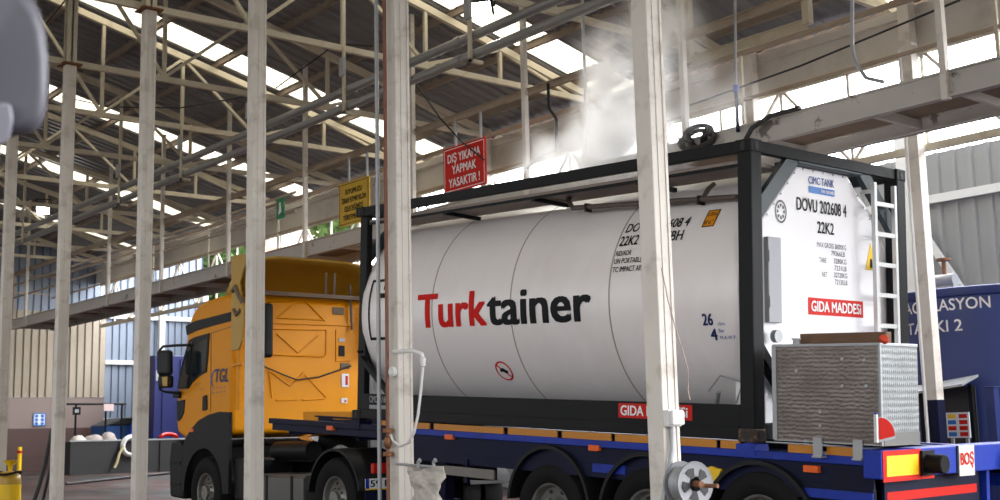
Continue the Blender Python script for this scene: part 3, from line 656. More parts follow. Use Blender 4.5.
obj('lettering', lettering('22K2', 0.105, shellmap(att(620, 246, 'y', 0.14).x, att(620, 246.5, 'y', 0.14).z), att(638.5, 240, 'y', 0.14).x - att(620, 240, 'y', 0.14).x, 0.016, cut=0.03), M['text_dark'], sh)
obj('lettering', lettering('TBH', 0.105, shellmap(att(664, 240, 'y', 0.14).x, att(620, 246.5, 'y', 0.14).z), att(683, 240, 'y', 0.14).x - att(664, 240, 'y', 0.14).x, 0.016, cut=0.03), M['text_dark'], sh)
for s_, z in (('RID/ADR', 256.5), ('UN PORTABLE', 264.5), ('TC IMPACT APPROVED', 273)): obj('lettering', lettering(s_, 0.052, shellmap(att(617, z, 'y', 0.10).x, att(617, z, 'y', 0.10).z), {'RID/ADR': 0.20, 'UN PORTABLE': 0.36}.get(s_, 0.58), 0.006, cut=0.03), M['text_dark'], sh)
PX0, PZ0 = att(703.5, 228, 'y', 0.20).x, att(703.5, 228, 'y', 0.20).z
pl = obj('orange_placard', shell_poly([(0,0),(0.14,0),(0.14,0.20),(0,0.20)], PX0, PZ0, 0.004), M['orange_sign'], sh)
mb = frame_poly(MB(), 0.14, 0.20, 0.010, PX0, PZ0, 0.006); mb.keep = True; obj('placard_border', mb, M['text_dark'], sh)
obj('lettering', lettering('2.80m', 0.045, shellmap(PX0+0.015, PZ0+0.105, 0.006), 0.11, 0.0, cut=0.03), M['text_dark'], sh)
obj('lettering', lettering("8'6\"", 0.045, shellmap(PX0+0.015, PZ0+0.025, 0.006), 0.10, 0.0, cut=0.03), M['text_dark'], sh)
obj('lettering', lettering('26', 0.10, shellmap(-0.585, 2.20), 0.12, 0.03, cut=0.03), mat('navy_lettering', '#14235a', 0.4), sh)
obj('lettering', lettering('4', 0.10, shellmap(-0.52, 2.07), None, 0.03, cut=0.03), mat('navy_lettering', '#14235a', 0.4), sh)
for s_, z in (('cbm.', 2.195), ('Bar', 2.135), ('M.A.W.P.', 2.075)): obj('lettering', lettering(s_, 0.032, shellmap(-0.42, z), None, 0.0, cut=0.03), M['text_blue'], sh)
# red prohibition roundel
cx_, cz_ = att(503, 371, 'y', 0.22).x, att(503, 371, 'y', 0.22).z; r0 = 0.125
f = shellmap(cx_, cz_, 0.004); n = 40; mb = MB(); mb.keep = True
mb.add([f(a*math.cos(2*math.pi*i/n), a*math.sin(2*math.pi*i/n)) for a in (r0, r0*0.84) for i in range(n)], [(i, (i+1) % n, n+(i+1) % n, n+i) for i in range(n)])
q = MB(); s2 = r0*0.88/math.sqrt(2)
for i in range(6):
    a, b = -1+2*i/6, -1+2*(i+1)/6; mb.add([f(s2*a-0.007, -s2*a-0.007), f(s2*b-0.007, -s2*b-0.007), f(s2*b+0.007, -s2*b+0.007), f(s2*a+0.007, -s2*a+0.007)], [(0,1,2,3)])
obj('prohibition_ring', mb, M['text_red'], sh)
mb = MB(); mb.keep = True
for ux, vx, rr in ((-0.01, 0.015, 0.035), (0.03, -0.005, 0.03), (-0.045, 0.0, 0.014)): mb.add([f(ux+rr*math.cos(2*math.pi*i/14)*1.2, vx+rr*0.7*math.sin(2*math.pi*i/14)) + Vector((0,-0.001,0)) for i in range(14)], [tuple(range(14))])
obj('prohibition_figure', mb, M['text_dark'], sh)

# lettering on the end panel
def endp(y, z): return plane((-0.12, y, z), (0,1,0), (0,0,1), 0.004)
obj('lettering', lettering('CIMC TANK', 0.068, endp(0.985, 3.515), 0.40, 0.012), M['text_blue'], TK)
bb = obj('blue_bar', decal((-0.118, 0.99, 3.43), (0,1,0), (0,0,1), [(0,0),(0.40,0),(0.40,0.062),(0,0.062)], 0.003), mat('sign_blue', '#1f6fc0', 0.4, var=0.02), TK)
obj('lettering', lettering('TANK CONTAINER', 0.028, plane((-0.114, 1.17, 3.445), (0,1,0), (0,0,1), 0.003), 0.20, 0.01), M['text_white'], bb)
obj('lettering', lettering('DOVU 202608 4', 0.115, endp(0.80, 3.255), 0.78, 0.016), M['text_dark'], TK)
obj('lettering', lettering('22K2', 0.105, endp(1.11, 3.07), 0.26, 0.016), M['text_dark'], TK)
for s_, y, z, wd in (('MAX GROSS 36000KG', 1.10, 2.94, 0.46), ('79366LB', 1.32, 2.875, 0.22), ('TARE', 1.13, 2.80, 0.11), ('3280KG', 1.36, 2.805, 0.20), ('7231LB', 1.37, 2.74, 0.19), ('NET', 1.17, 2.67, 0.08), ('32720KG', 1.36, 2.675, 0.21), ('72135LB', 1.37, 2.61, 0.20)):
    obj('lettering', lettering(s_, 0.045, endp(y, z), wd, 0.0), M['text_grey'], TK)
mb = MB(); mb.keep = True; f = endp(0.565, 3.215); n = 28
mb.add([f(a*0.085*math.cos(2*math.pi*i/n), a*0.105*math.sin(2*math.pi*i/n)) for a in (1, 0.82) for i in range(n)], [(i, (i+1) % n, n+(i+1) % n, n+i) for i in range(n)])
for i in range(8):
    a = 2*math.pi*i/8; mb.add([f(0.028*math.cos(a), 0.034*math.sin(a)), f(0.055*math.cos(a+0.3), 0.068*math.sin(a+0.3)), f(0.058*math.cos(a), 0.072*math.sin(a)), f(0.055*math.cos(a-0.3), 0.068*math.sin(a-0.3))], [(0,1,2,3)])
obj('round_emblem', mb, M['text_grey'], TK)
st = obj('red_sticker', decal((-0.119, 0.95, 2.315), (0,1,0), (0,0,1), [(0,0),(0.87,0.0),(0.87,0.155),(0,0.155)], 0.003), M['red'], TK)
obj('lettering', lettering('GIDA MADDESi', 0.092, plane((-0.116, 0.99, 2.348), (0,1,0), (0,0,1), 0.003), 0.79, 0.025), M['text_white'], st)
st = obj('red_sticker', decal((-1.60, 0.030, 1.362), (1,0,0), (0,0,1), [(0,0),(0.90,0.0),(0.90,0.135),(0,0.135)], 0.004), M['red'], TK)
obj('lettering', lettering('GIDA MADDESi', 0.088, plane((-1.57, 0.026, 1.387), (1,0,0), (0,0,1), 0.003), 0.82, 0.025), M['text_white'], st)
ty = att(865.5, 262, 'x', -0.117).y
tr_ = obj('warning_triangle', decal((-0.117, ty, 2.78), (0,1,0), (0,0,1), [(0,0),(0.18,0),(0.09,0.26)], 0.003), M['yellow'], TK)
obj('triangle_figure', decal((-0.113, ty+0.065, 2.80), (0,1,0), (0,0,1), [(0,0),(0.05,0),(0.04,0.08),(0.01,0.09)], 0.002), M['text_dark'], tr_)
obj('lettering', lettering('CIMC TANK', 0.075, plane((-5.72, 0.0296, 1.415), (1,0,0), (0,0,1), 0.004), 0.36, 0.02), mat('dull_white_lettering', '#8d9092', 0.5), TK)
obj('lettering_bar', decal((-5.72, 0.0296, 1.34), (1,0,0), (0,0,1), [(0,0),(0.36,0),(0.36,0.045),(0,0.045)], 0.004), mat('dull_white_lettering', ''), TK)

# ------------------------------------------------------------------ trailer
TL = thing('semi_trailer', 'blue three-axle container trailer carrying the white tank', 'trailer', (-3.0, 1.22, 0.0), frame=MT)
for y in (0.75, 1.69): obj('main_beam', MB().channel((-5.2, y, 0.98), (1.1, y, 0.98), 0.14, 0.36, 0.02).channel((-8.0, y, 1.08), (-5.2, y, 1.08), 0.14, 0.2, 0.02), M['navy'], TL)
for y, s_ in ((0.0, 1), (2.44, -1)):
    obj('side_rail', MB().box(-5.3, y, 1.075, 1.1, y+s_*0.07, 1.14), M['blue'], TL, bevel=0.006)
    obj('side_rail', MB().box(-8.05, y, 1.085, -5.3, y+s_*0.07, 1.155), M['navy'], TL, bevel=0.006)
    obj('side_plate', MB().box(-5.3, y+s_*0.03, 0.80, 1.1, y+s_*0.05, 1.075).box(-8.0, y+s_*0.03, 1.0, -5.3, y+s_*0.05, 1.085), M['navy'], TL)
    obj('lower_rail', MB().box(-5.2, y+s_*0.02, 0.79, 1.1, y+s_*0.06, 0.90), M['blue'] if s_ < 0 else M['navy'], TL)
for x_a, x_b, z_a, z_b in ((-1.93, -1.50, 0.84, 0.92), (0.48, 1.1, 0.80, 0.87)): obj('lower_rail', MB().box(x_a, 0.01, z_a, x_b, 0.03, z_b), M['blue'], TL)
xs = [att(px, 430, 'y', 0.0).x for px in (378, 429, 433.5, 503, 507.5, 556.5, 561.5, 610.5, 614.5, 661, 665, 715.5, 720, 739)]
for a, b in zip(xs[0::2], xs[1::2]): obj('reflective_strip', MB().box(a, 0.004, 1.142, b, 0.02, 1.208), M['yellow_strip'], TL)
for a, b in ((0.33, 0.62), (0.70, 1.0)): obj('reflective_strip', MB().box(a, 0.004, 1.142, b, 0.02, 1.208), M['yellow_strip'], TL)
obj('deck_plate', MB().box(-5.3, 0.1, 1.09, 1.1, 2.34, 1.12), M['navy'], TL)
for x in (-7.6, -6.0, -4.5, -3.0, -1.5, 0.1): obj('cross_member', MB().channel((x, 0.05, 1.02), (x, 2.39, 1.02), 0.08, 0.14), M['navy'], TL)
for x in (-5.97, -0.09):
    for y in (0.08, 2.36): obj('twist_lock', MB().cyl((x, y, 1.07), (x, y, 1.2), 0.07, seg=12).box(x-0.10, y-0.09, 1.10, x+0.10, y+0.09, 1.19), M['blue'] if x > -1 else M['navy'], TL)
for px, py in ((449, 437), (594, 448), (330, 428), (811, 469)):
    q = att(px, py, 'y', 0.0); obj('marker_lamp', MB().box(q.x-0.07, -0.012, q.z-0.028, q.x+0.07, 0.035, q.z+0.028), M['orange'], TL, bevel=0.006)
q0 = att(445, 466, 'y', -0.02); q1 = att(494, 479, 'y', -0.02)
obj('side_guard', MB().box(q0.x, -0.03, 0.665, q1.x, 0.0, 0.765), mat('dull_side_guard', '#77736e', 0.6), TL, bevel=0.006)
obj('guard_bracket', MB().box(q0.x+0.3, 0.0, 0.60, q0.x+0.36, 0.03, 0.85), M['navy'], TL)
def wheel(parent, name, x, y, z, r, wd, s_, rr=0.29):
    """s_ = -1: outer face towards the viewer"""
    yo = y; yi = y - s_*wd
    wl_ = obj(name, MB().lathe([(rr, 0.0), (rr+0.02, -0.012), (r-0.10, -0.03), (r-0.03, 0.0), (r, 0.05), (r, wd-0.05), (r-0.03, wd), (rr, wd)], (x, yo, z), (0, -s_, 0), 48), M['rubber'], parent, smooth=35)
    obj('rim', MB().lathe([(rr+0.005, 0.0), (rr-0.02, 0.01), (rr-0.04, 0.08), (0.17, 0.10), (0.14, 0.05), (0.10, 0.03), (0.10, -0.02), (0.0, -0.02)], (x, yo, z), (0, -s_, 0), 40), M['rim'], wl_, smooth=35)
    mb = MB()
    for i in range(10):
        a = 2*math.pi*i/10; c = Vector((x + 0.135*math.cos(a), yo - s_*0.05, z + 0.135*math.sin(a))); mb.cyl(c, c + Vector((0, s_*0.045, 0)), 0.014, seg=6)
    obj('wheel_nut', mb, M['rim'], wl_)
    mb = MB()
    for i in range(8):
        a = 2*math.pi*(i+0.5)/8; c = Vector((x + 0.215*math.cos(a), yo - s_*0.089, z + 0.215*math.sin(a))); mb.cyl(c, c + Vector((0, s_*0.004, 0)), 0.026, seg=10)
    obj('rim_hole_shade', mb, M['hose'], wl_)  # dark discs laid on the rim as the shade in its holes
    return wl_
AXL = [(0.03, 0.49), (-1.22, 0.44), (-2.53, 0.40)]
for x, z in AXL:
    obj('axle', MB().cyl((x, 0.1, z), (x, 2.34, z), 0.06), M['black'], TL)
    for y, s_ in ((0.02, -1), (2.42, 1)): wheel(TL, 'wheel', x, y, z, 0.50, 0.36, s_)
    for y0 in (-0.03, 2.01):
        mb = MB(); n = 18; ro = 0.60; zc = 0.46 if x > -1 else 0.46
        pts = [(x + ro*math.cos(math.pi*(0.02 + 0.96*i/n)), zc + ro*math.sin(math.pi*(0.02 + 0.96*i/n))) for i in range(n+1)]
        inn = [(x + (ro-0.035)*math.cos(math.pi*(0.02 + 0.96*i/n)), zc + (ro-0.035)*math.sin(math.pi*(0.02 + 0.96*i/n))) for i in range(n+1)]
        vs = []
        for (a, b), (c_, d_) in zip(pts, inn): vs += [(a, y0, b), (a, y0+0.46, b), (c_, y0+0.46, d_), (c_, y0, d_)]
        fs = []
        for i in range(n):
            for k in range(4): fs.append((4*i+k, 4*i+(k+1) % 4, 4*i+4+(k+1) % 4, 4*i+4+k))
        fs += [(0,1,2,3), (4*n, 4*n+1, 4*n+2, 4*n+3)]
        mb.add(vs, fs); obj('mudguard', mb, M['plastic'], TL, smooth=35)
xr = 1.225
obj('rear_beam', MB().box(xr-0.16, -0.06, 0.985, xr, 2.50, 1.205), M['blue'], TL, bevel=0.01)
for y0 in (-0.045, 2.02):
    pl = obj('marker_plate', decal((xr+0.001, y0, 0.965), (0,1,0), (0,0,1), [(0,0),(0.535,0),(0.535,0.235),(0,0.235)], 0.006), M['red'], TL)
    obj('plate_centre', decal((xr+0.007, y0+0.045, 1.005), (0,1,0), (0,0,1), [(0,0),(0.445,0),(0.445,0.155),(0,0.155)], 0.003), M['yellow'], pl)
obj('red_patch', decal((xr+0.001, 0.50, 0.965), (0,1,0), (0,0,1), [(0,0),(0.18,0),(0.18,0.06),(0,0.06)], 0.004), M['red'], TL)
for y in (0.56, 1.88):
    bf = obj('rubber_buffer', MB().cyl((xr, y, 1.085), (xr+0.17, y, 1.085), 0.075, seg=24), M['rubber'], TL, smooth=40, bevel=0.01)
    obj('buffer_plate', MB().box(xr, y-0.09, 0.99, xr+0.03, y+0.09, 1.185), M['black'], bf)
obj('beam_joint', MB().box(xr, 1.03, 0.985, xr+0.008, 1.055, 1.205), M['navy'], TL)
yq = att(958.5, 460, 'x', xr).y
pl = obj('load_board', decal((xr+0.002, yq, 0.96), (0,1,0), (0,0,1), [(0,0),(0.24,0),(0.24,0.245),(0,0.245)], 0.006), mat('worn_white_board', '#d6d2ca', 0.6, dirt='#8d8a80', dirt_amt=0.5), TL)
obj('lettering', lettering('BOŞ', 0.095, plane((xr+0.008, yq+0.015, 1.05), (0,1,0), (0,0,1), 0.003), 0.21, 0.025), M['text_red'], pl)
ur = obj('underrun_plate', MB().box(xr-0.14, 0.15, 0.60, xr-0.11, 1.60, 0.985), M['navy'], TL)
obj('red_stripe', decal((xr-0.109, 0.18, 0.80), (0,1,0), (0,0,1), [(0,0),(1.36,0),(1.36,0.07),(0,0.07)], 0.003), M['red'], ur)
obj('underrun_post', MB().box(xr-0.12, 1.62, 0.35, xr-0.06, 1.67, 0.985), M['blue'], TL)
obj('underrun_bar', MB().box(xr-0.16, 0.1, 0.40, xr-0.06, 2.34, 0.52), M['galv'], TL)
obj('kingpin_plate', MB().box(-7.3, 0.7, 0.96, -6.2, 1.75, 1.0), M['black'], TL)
for y in (0.55, 1.89): obj('landing_leg', MB().box(-4.95, y-0.07, 0.32, -4.81, y+0.07, 1.0).box(-5.0, y-0.12, 0.28, -4.76, y+0.12, 0.32), M['navy'], TL)
yl = obj('yellow_wedge', MB().prism([(-0.62, 0.0, 0.70), (-0.62, 0.0, 0.92), (-0.48, 0.0, 0.98), (-0.36, 0.0, 0.96), (-0.42, 0.0, 0.86), (-0.50, 0.0, 0.70)], (0, 0.10, 0)), M['yellow'], TL)

# ------------------------------------------------------------------ storage box and small things on the trailer tail
BX = thing('storage_box', 'dented tread-plate storage box on the trailer tail behind the tank', 'box', (0.735, 0.22, 1.2), frame=MT)
x0, x1, y0, y1, z0, z1 = 0.235, 1.228, -0.045, 0.48, 1.245, 2.005
bd = obj('front_panel', MB().box(x0, y0, z0, x1-0.03, y0+0.03, z1), M['turned'], BX)
obj('end_panel', MB().box(x1-0.03, y0, z0+0.05, x1, y1, z1), M['tread'], BX)
obj('end_panel', MB().box(x0, y0+0.03, z0, x0+0.03, y1, z1), M['tread'], BX)
obj('back_panel', MB().box(x0+0.03, y1-0.03, z0, x1-0.03, y1, z1), M['turned'], BX)
obj('lid', MB().box(x0-0.006, y0-0.008, z1-0.012, x1+0.004, y1+0.006, z1+0.012), M['galv'], BX, bevel=0.004)
obj('floor_panel', MB().box(x0, y0, z0-0.01, x1, y1, z0), M['galv'], BX)
obj('corner_trim', MB().box(x0-0.01, y0-0.008, z0, x0+0.03, y0, z1), M['galv'], BX)
obj('corner_trim', MB().box(x1-0.012, y0-0.006, z0, x1+0.004, y0+0.012, z1), M['galv'], BX)
obj('kick_strip', MB().box(x1, y0+0.02, z0-0.01, x1+0.006, y1, z0+0.09), M['chrome'], BX)
for px in (818, 858):
    q = att(px, 442, 'y', y0-0.01); obj('mounting_bracket', MB().box(q.x-0.04, y0-0.02, 1.13, q.x+0.04, y0-0.005, 1.275).box(q.x-0.04, y0-0.04, 1.12, q.x+0.04, y0+0.05, 1.135), M['galv'], BX)
for px, py in ((796, 371), (842, 359), (864, 360), (842, 386), (866, 386), (820, 412), (820, 426), (805, 441), (808, 441)):
    q = att(px, py, 'y', y0-0.003); obj('rivet', MB().cyl((q.x, y0-0.006, q.z), (q.x, y0+0.01, q.z), 0.013, seg=10), M['galv'], BX)
obj('lid_bolt', MB().cyl((0.42, 0.02, z1+0.01), (0.42, 0.02, z1+0.05), 0.03, seg=12).cyl((0.42, 0.02, z1+0.05), (0.42, 0.02, z1+0.06), 0.04, seg=12), M['galv'], BX)
fc = obj('filler_neck', MB().cyl((1.20, 0.04, z1+0.005), (1.215, 0.025, z1+0.025), 0.026, seg=16), M['brass'], BX)
obj('filler_cap', MB().cyl((1.215, 0.025, z1+0.025), (1.237, 0.005, z1+0.05), 0.038, seg=16), mat('red_orange_cap', '#b8381c', 0.5), fc, bevel=0.008)
one('wooden_plank', MB().box(att(800, 340, 'y', 0.08).x, 0.08, z1+0.013, att(886, 340, 'y', 0.08).x, 0.16, z1+0.10), M['wood'], 'weathered wooden plank lying on the tread-plate box', 'plank', frame=MT, bevel=0.006)
FL = thing('reflector_flag', 'red quarter-round warning flag with pale frame at the corner of the box', 'reflector', (1.24, -0.10, 1.2), frame=MT)
UD = Vector((0.55,0.83,0)).normalized(); FP = Vector((1.232,-0.115,1.285))
arc = [(0.012,0.0)] + [(0.012+0.125*math.cos(math.pi/2*(1-i/10)), 0.165*math.sin(math.pi/2*(1-i/10)) + 0.03*(i/10)) for i in range(11)]
obj('red_field', decal(FP, UD, (0,0,1), arc, 0.006), M['red'], FL)
obj('pale_post', MB().box(1.216, -0.135, 1.265, 1.240, -0.113, 1.475), M['alu'], FL)
obj('curved_rim', MB().tube([FP + UD*a + Vector((0,0,1))*b for a, b in arc[1:]], 0.005, 6), M['galv'], FL)
obj('lower_rim', MB().beam(FP + Vector((0,0,-0.01)), FP + UD*0.14 + Vector((0,0,0.022)), 0.01, 0.022), M['galv'], FL)
obj('blue_tip', MB().cyl((1.228, -0.124, 1.475), (1.228, -0.124, 1.49), 0.011), M['blue'], FL)

# ------------------------------------------------------------------ tractor unit
TY0, TY1 = 0.15, 2.55
TX = thing('truck_tractor', 'yellow truck tractor coupled to the tank trailer', 'truck', (-8.6, 1.35, 0.0))
side = [(-9.76,1.40),(-11.30,1.34),(-11.62,1.44),(-11.70,1.70),(-11.66,2.05),(-11.50,2.50),(-11.32,2.96),(-11.27,3.10),(-11.20,3.24),(-11.08,3.35),(-10.92,3.42),(-10.60,3.46),(-10.20,3.48),(-9.85,3.48),(-9.78,3.44),(-9.76,3.36)]
obj('cab_body', MB().prism([(x, TY0, z) for x, z in side], (0, TY1-TY0, 0)), M['cabyellow'], TX, bevel=0.07, seg=4, smooth=40)
yo = TY0 - 0.004
# windscreen wraps the front, dark visor band, roof gap
obj('windscreen', MB().prism([(-11.69,TY0+0.14,2.10),(-11.53,TY0+0.14,2.52),(-11.36,TY0+0.14,2.94),(-11.34,TY0+0.14,2.93),(-11.51,TY0+0.14,2.50),(-11.66,TY0+0.14,2.09)], (0, TY1-TY0-0.28, 0)), M['glass_dark'], TX)
P = lambda px, py: (lambda q: (q.x, q.z))(at(px, py, 'y', TY0))
def sidepl(pts, th=0.012, proud=0.0):
    return MB().prism([(P(*p)[0], TY0 - proud - th, P(*p)[1]) for p in pts], (0, th, 0))
obj('visor_band', sidepl([(186.5,326),(196,321),(212,317),(231.5,312),(231.5,321),(212,326),(196,331),(187.5,335)], 0.015), M['plastic'], TX)
wn = obj('window_frame', sidepl([(178,388.5),(181,372),(186,352),(190,340),(196,337),(210,333),(208.5,356),(207,372),(200,376),(193,382),(189,388.5)], 0.014), M['plastic'], TX)
obj('door_glass', sidepl([(194.5,382),(192.5,380),(194.5,360),(196.5,345),(200,342),(208.5,338.5),(207.3,356),(206,370.5),(199,374.5)], 0.004, 0.014), M['glass'], wn)
obj('quarter_glass', sidepl([(180,387),(182.5,373),(187,354),(191,342),(194,341),(191.5,360),(190,378),(188,387)], 0.004, 0.014), M['glass'], wn)
obj('door_seam', sidepl([(211,333),(211.6,333),(211.0,412),(210.4,412)], 0.004).add(sidepl([(211,333),(231,326.5),(231,327.1),(211,333.6)], 0.004).v, MB().prism([(0,0,0)]*4,(0,0,1)).f), mat('seam_brown', '#6a4408', 0.5), TX)
obj('door_handle', sidepl([(203.5,397),(205,395.5),(207.5,395),(207.8,409),(206,410.5),(203,410.5)], 0.02), M['plastic'], TX, bevel=0.006)
obj('air_intake', sidepl([(177.5,401),(185.5,399.5),(184.5,412),(182,418),(179,421.5),(177.5,420)], 0.015), M['plastic'], TX, bevel=0.006)
obj('lettering', lettering('TGL', 0.19, plane((P(215.5,384.5)[0], TY0-0.005, P(215.5,382)[1]), (1,0,-0.03), (0,0,1), 0.004), 0.44, 0.03, shear=0.25), mat('dark_blue_lettering', '#1a1f4c', 0.4), TX)
n = 16; cq = P(219,379); mb = MB(); mb.keep = True
mb.add([Vector((cq[0]+r_*0.26*math.cos(a), TY0-0.008, cq[1]+r_*0.17*math.sin(a))) for r_ in (1, 0.86) for a in [math.radians(110+110*i/n) for i in range(n+1)]], [(i, i+1, n+2+i, n+1+i) for i in range(n)])
obj('letter_swoosh', mb, M['text_blue'], TX)
for (px, py), wd, h, l in (((213,390),0.42,0.03,'a'),((213,394.5),0.42,0.05,'b'),((194.5,386),0.22,0.05,'c'),((201,391),0.13,0.05,'d')):
    x, z = P(px, py); obj('letter_line', lettering('- - - -' , 0.08, plane((x, TY0-0.005, z), (1,0,0), (0,0,1), 0.004), wd, 0.01), M['text_blue'], TX)
# lower grey wheel-arch panel and bumper
hx, hz, hr = -10.62, 0.54, 0.53
arch = [(hx + 0.66*math.cos(math.radians(a)), hz + 0.66*math.sin(math.radians(a))) for a in range(0, 181, 12)]
pan = [(-9.77, 0.62), (-9.77, 1.72), (-10.1, 1.735), (-10.45, 1.70), (-10.80, 1.62), (-11.08, 1.48), (-11.26, 1.34), (-11.34, 1.22), (-11.34, 0.54)] + arch[::-1][:0]
poly = [(x, TY0-0.03, z) for x, z in pan] + [(x, TY0-0.03, z) for x, z in arch[::-1]]
poly.append((-9.77, TY0-0.03, 0.54))
for yy, s_ in ((TY0-0.03, 1), (TY1-0.02, 1)):
    obj('wheel_arch_panel', MB().prism([(x, yy, z) for x, _, z in poly], (0, 0.05, 0)), M['plastic'], TX)
x, z = P(193, 430); obj('side_marker', MB().box(x-0.03, TY0-0.045, z-0.03, x+0.09, TY0-0.03, z+0.02), M['orange'], TX)
obj('bumper', MB().prism([(-11.34,TY0-0.02,0.42),(-11.34,TY0-0.02,1.22),(-11.50,TY0-0.02,1.34),(-11.80,TY0-0.02,1.30),(-11.86,TY0-0.02,1.0),(-11.82,TY0-0.02,0.45)], (0, TY1-TY0+0.04, 0)), M['plastic'], TX, bevel=0.04, seg=3)
for z in (0.62, 0.95): obj('step', MB().box(-11.78, TY0-0.03, z, -11.42, TY0+0.10, z+0.05), M['black'], TX)
for z in (1.55, 1.75, 1.92): obj('grille_bar', MB().box(-11.72, TY0+0.3, z, -11.68, TY1-0.3, z+0.06), M['plastic'], TX)
# mirrors
ma = obj('mirror_arm', MB().tube([at(190,345,'y',0.10), at(176,345.5,'y',0.0), at(163,346.5,'y',-0.12), at(160,350,'y',-0.13), at(160,390,'y',-0.13), at(166,392,'y',-0.08), at(181,393,'y',0.12)], 0.022, 10), M['plastic'], TX, smooth=50)
def mirror_box(a, b, c_, d_, name, m, bev):
    pts = [at(a,b,'y',-0.16), at(c_,b,'y',-0.16), at(c_,d_,'y',-0.16), at(a,d_,'y',-0.16)]
    return obj(name, MB().prism(pts, (0.0, 0.10, 0.0)), m, TX, bevel=bev, seg=4)
mirror_box(156, 350, 168, 375, 'mirror_housing', M['plastic'], 0.05)
mh = mirror_box(157, 375, 168.5, 388, 'mirror_housing', M['plastic'], 0.05)
obj('mirror_glass', MB().prism([at(162,377,'y',-0.165), at(167.5,376.5,'y',-0.165), at(167.5,386,'y',-0.165), at(163,386,'y',-0.165)], (0,-0.004,0)), M['deflyellow'], mh)
obj('mirror_base', sidepl([(175.5,391),(181.5,391),(181.5,398),(175.5,398)], 0.05), M['plastic'], TX, bevel=0.01)
# rear wall panels and pressings
rx = -9.755
R = lambda px, py: at(px, py, 'x', rx)
def rear_line(pts, r=0.012): return MB().tube([R(*p) for p in pts], r, 6)
pr = mat('cab_yellow', '')
for pts in ([(268,302),(300,300),(338,303)], [(277,318),(300,298)], [(277,318),(323,320)], [(304,300),(325,321)], [(267,323),(352,326)], [(272,329),(272,354),(276,355),(323,357),(326,354),(326,330),(272,329)], [(277,334),(298,353),(318,336)], [(336,330),(336,361),(350,361)],
            [(269,371),(290,386),(303,373)], [(305,375),(326,397)], [(276,400),(297,400)], [(302,400),(324,399)], [(269,371),(272,398)]):
    obj('pressed_rib', rear_line(pts), pr, TX, smooth=60)
for (px, py, w_, h_), nm, m_ in (((338,311,11,6.5),'brown_tape',M['deck']), ((345,366,9,5.5),'brown_tape',M['deck']), ((341.5,351,5.5,10.5),'vent',M['black']), ((341.5,340,6,3),'maker_plate',M['galv']), ((345,380.5,7,13),'notice_label',M['paper']), ((344,400.5,6,5),'notice_label',M['paper'])):
    a = R(px-w_/2, py+h_/2); b = R(px+w_/2, py-h_/2)
    lb = obj(nm, MB().box(rx, a.y, a.z, rx+0.012, b.y, b.z), m_, TX)
    if nm == 'notice_label': obj('red_print', MB().box(rx+0.012, a.y+(b.y-a.y)*0.5, a.z+(b.z-a.z)*0.15, rx+0.014, b.y-0.02, b.z-0.03), M['red'], lb)
obj('intake_stack', MB().box(rx, R(266,330).y-0.12, R(266,358).z, rx+0.16, R(269,330).y, R(268,304).z), M['plastic'], TX, bevel=0.05, seg=3)
obj('grab_cable', MB().tube([R(262,366)+Vector((0.03,0,0)), R(280,374)+Vector((0.04,0,0)), R(296,380)+Vector((0.04,0,0)), R(318,377)+Vector((0.04,0,0)), R(350,366)+Vector((0.03,0,0))], 0.012, 8), M['hose'], TX)
a = R(348, 285)+Vector((0.06,0,0)); b = R(350, 330)+Vector((0.06,0,0)); obj('grab_pole', MB().tube([a, b], 0.02, 8), M['chrome'], TX)
# roof spoiler: a hollow shell open to the rear
zt1 = 4.02; y0s, y1s = TY0+0.10, TY1-0.10
fr = [(y0s, 3.50), (y0s, 3.78), (y0s+0.06, 3.90), (y0s+0.18, 3.97), (y0s+0.5, zt1), (y1s-0.5, zt1), (y1s-0.18, 3.97), (y1s-0.06, 3.90), (y1s, 3.78), (y1s, 3.50)]
nf = len(fr); mb = MB(); vs = []
for x, sc, dz in ((-9.46, 1.0, 0.0), (-9.75, 1.0, -0.02), (-10.1, 0.96, -0.12), (-10.45, 0.9, -0.36), (-10.6, 0.86, -0.5)):
    for y, z in fr: vs.append((x, 1.35 + (y-1.35)*sc, max(3.47, z+dz)))
for i in range(4):
    for k in range(nf-1): mb.add([], []); mb.f.append([i*nf+k, i*nf+k+1, (i+1)*nf+k+1, (i+1)*nf+k])
mb.v = [Vector(v) for v in vs]; mb.keep = True
sp = obj('roof_spoiler', mb, M['deflyellow'], TX, smooth=40)
so = sp.modifiers.new('thickness', 'SOLIDIFY'); so.thickness = 0.04; so.offset = 0
obj('spoiler_lip', MB().tube([(-9.45, y, z) for y, z in fr], 0.028, 8), M['deflyellow'], TX, smooth=60)
obj('spoiler_strut', MB().beam((-9.75, 1.75, 3.5), (-9.52, 1.62, 3.85), 0.03, 0.03).beam((-9.75, 1.9, 3.5), (-9.52, 1.78, 3.85), 0.03, 0.03), M['galv'], TX)
obj('spoiler_strut', MB().box(-9.74, TY0+0.2, 3.47, -9.60, TY1-0.2, 3.53), M['deck'], TX)
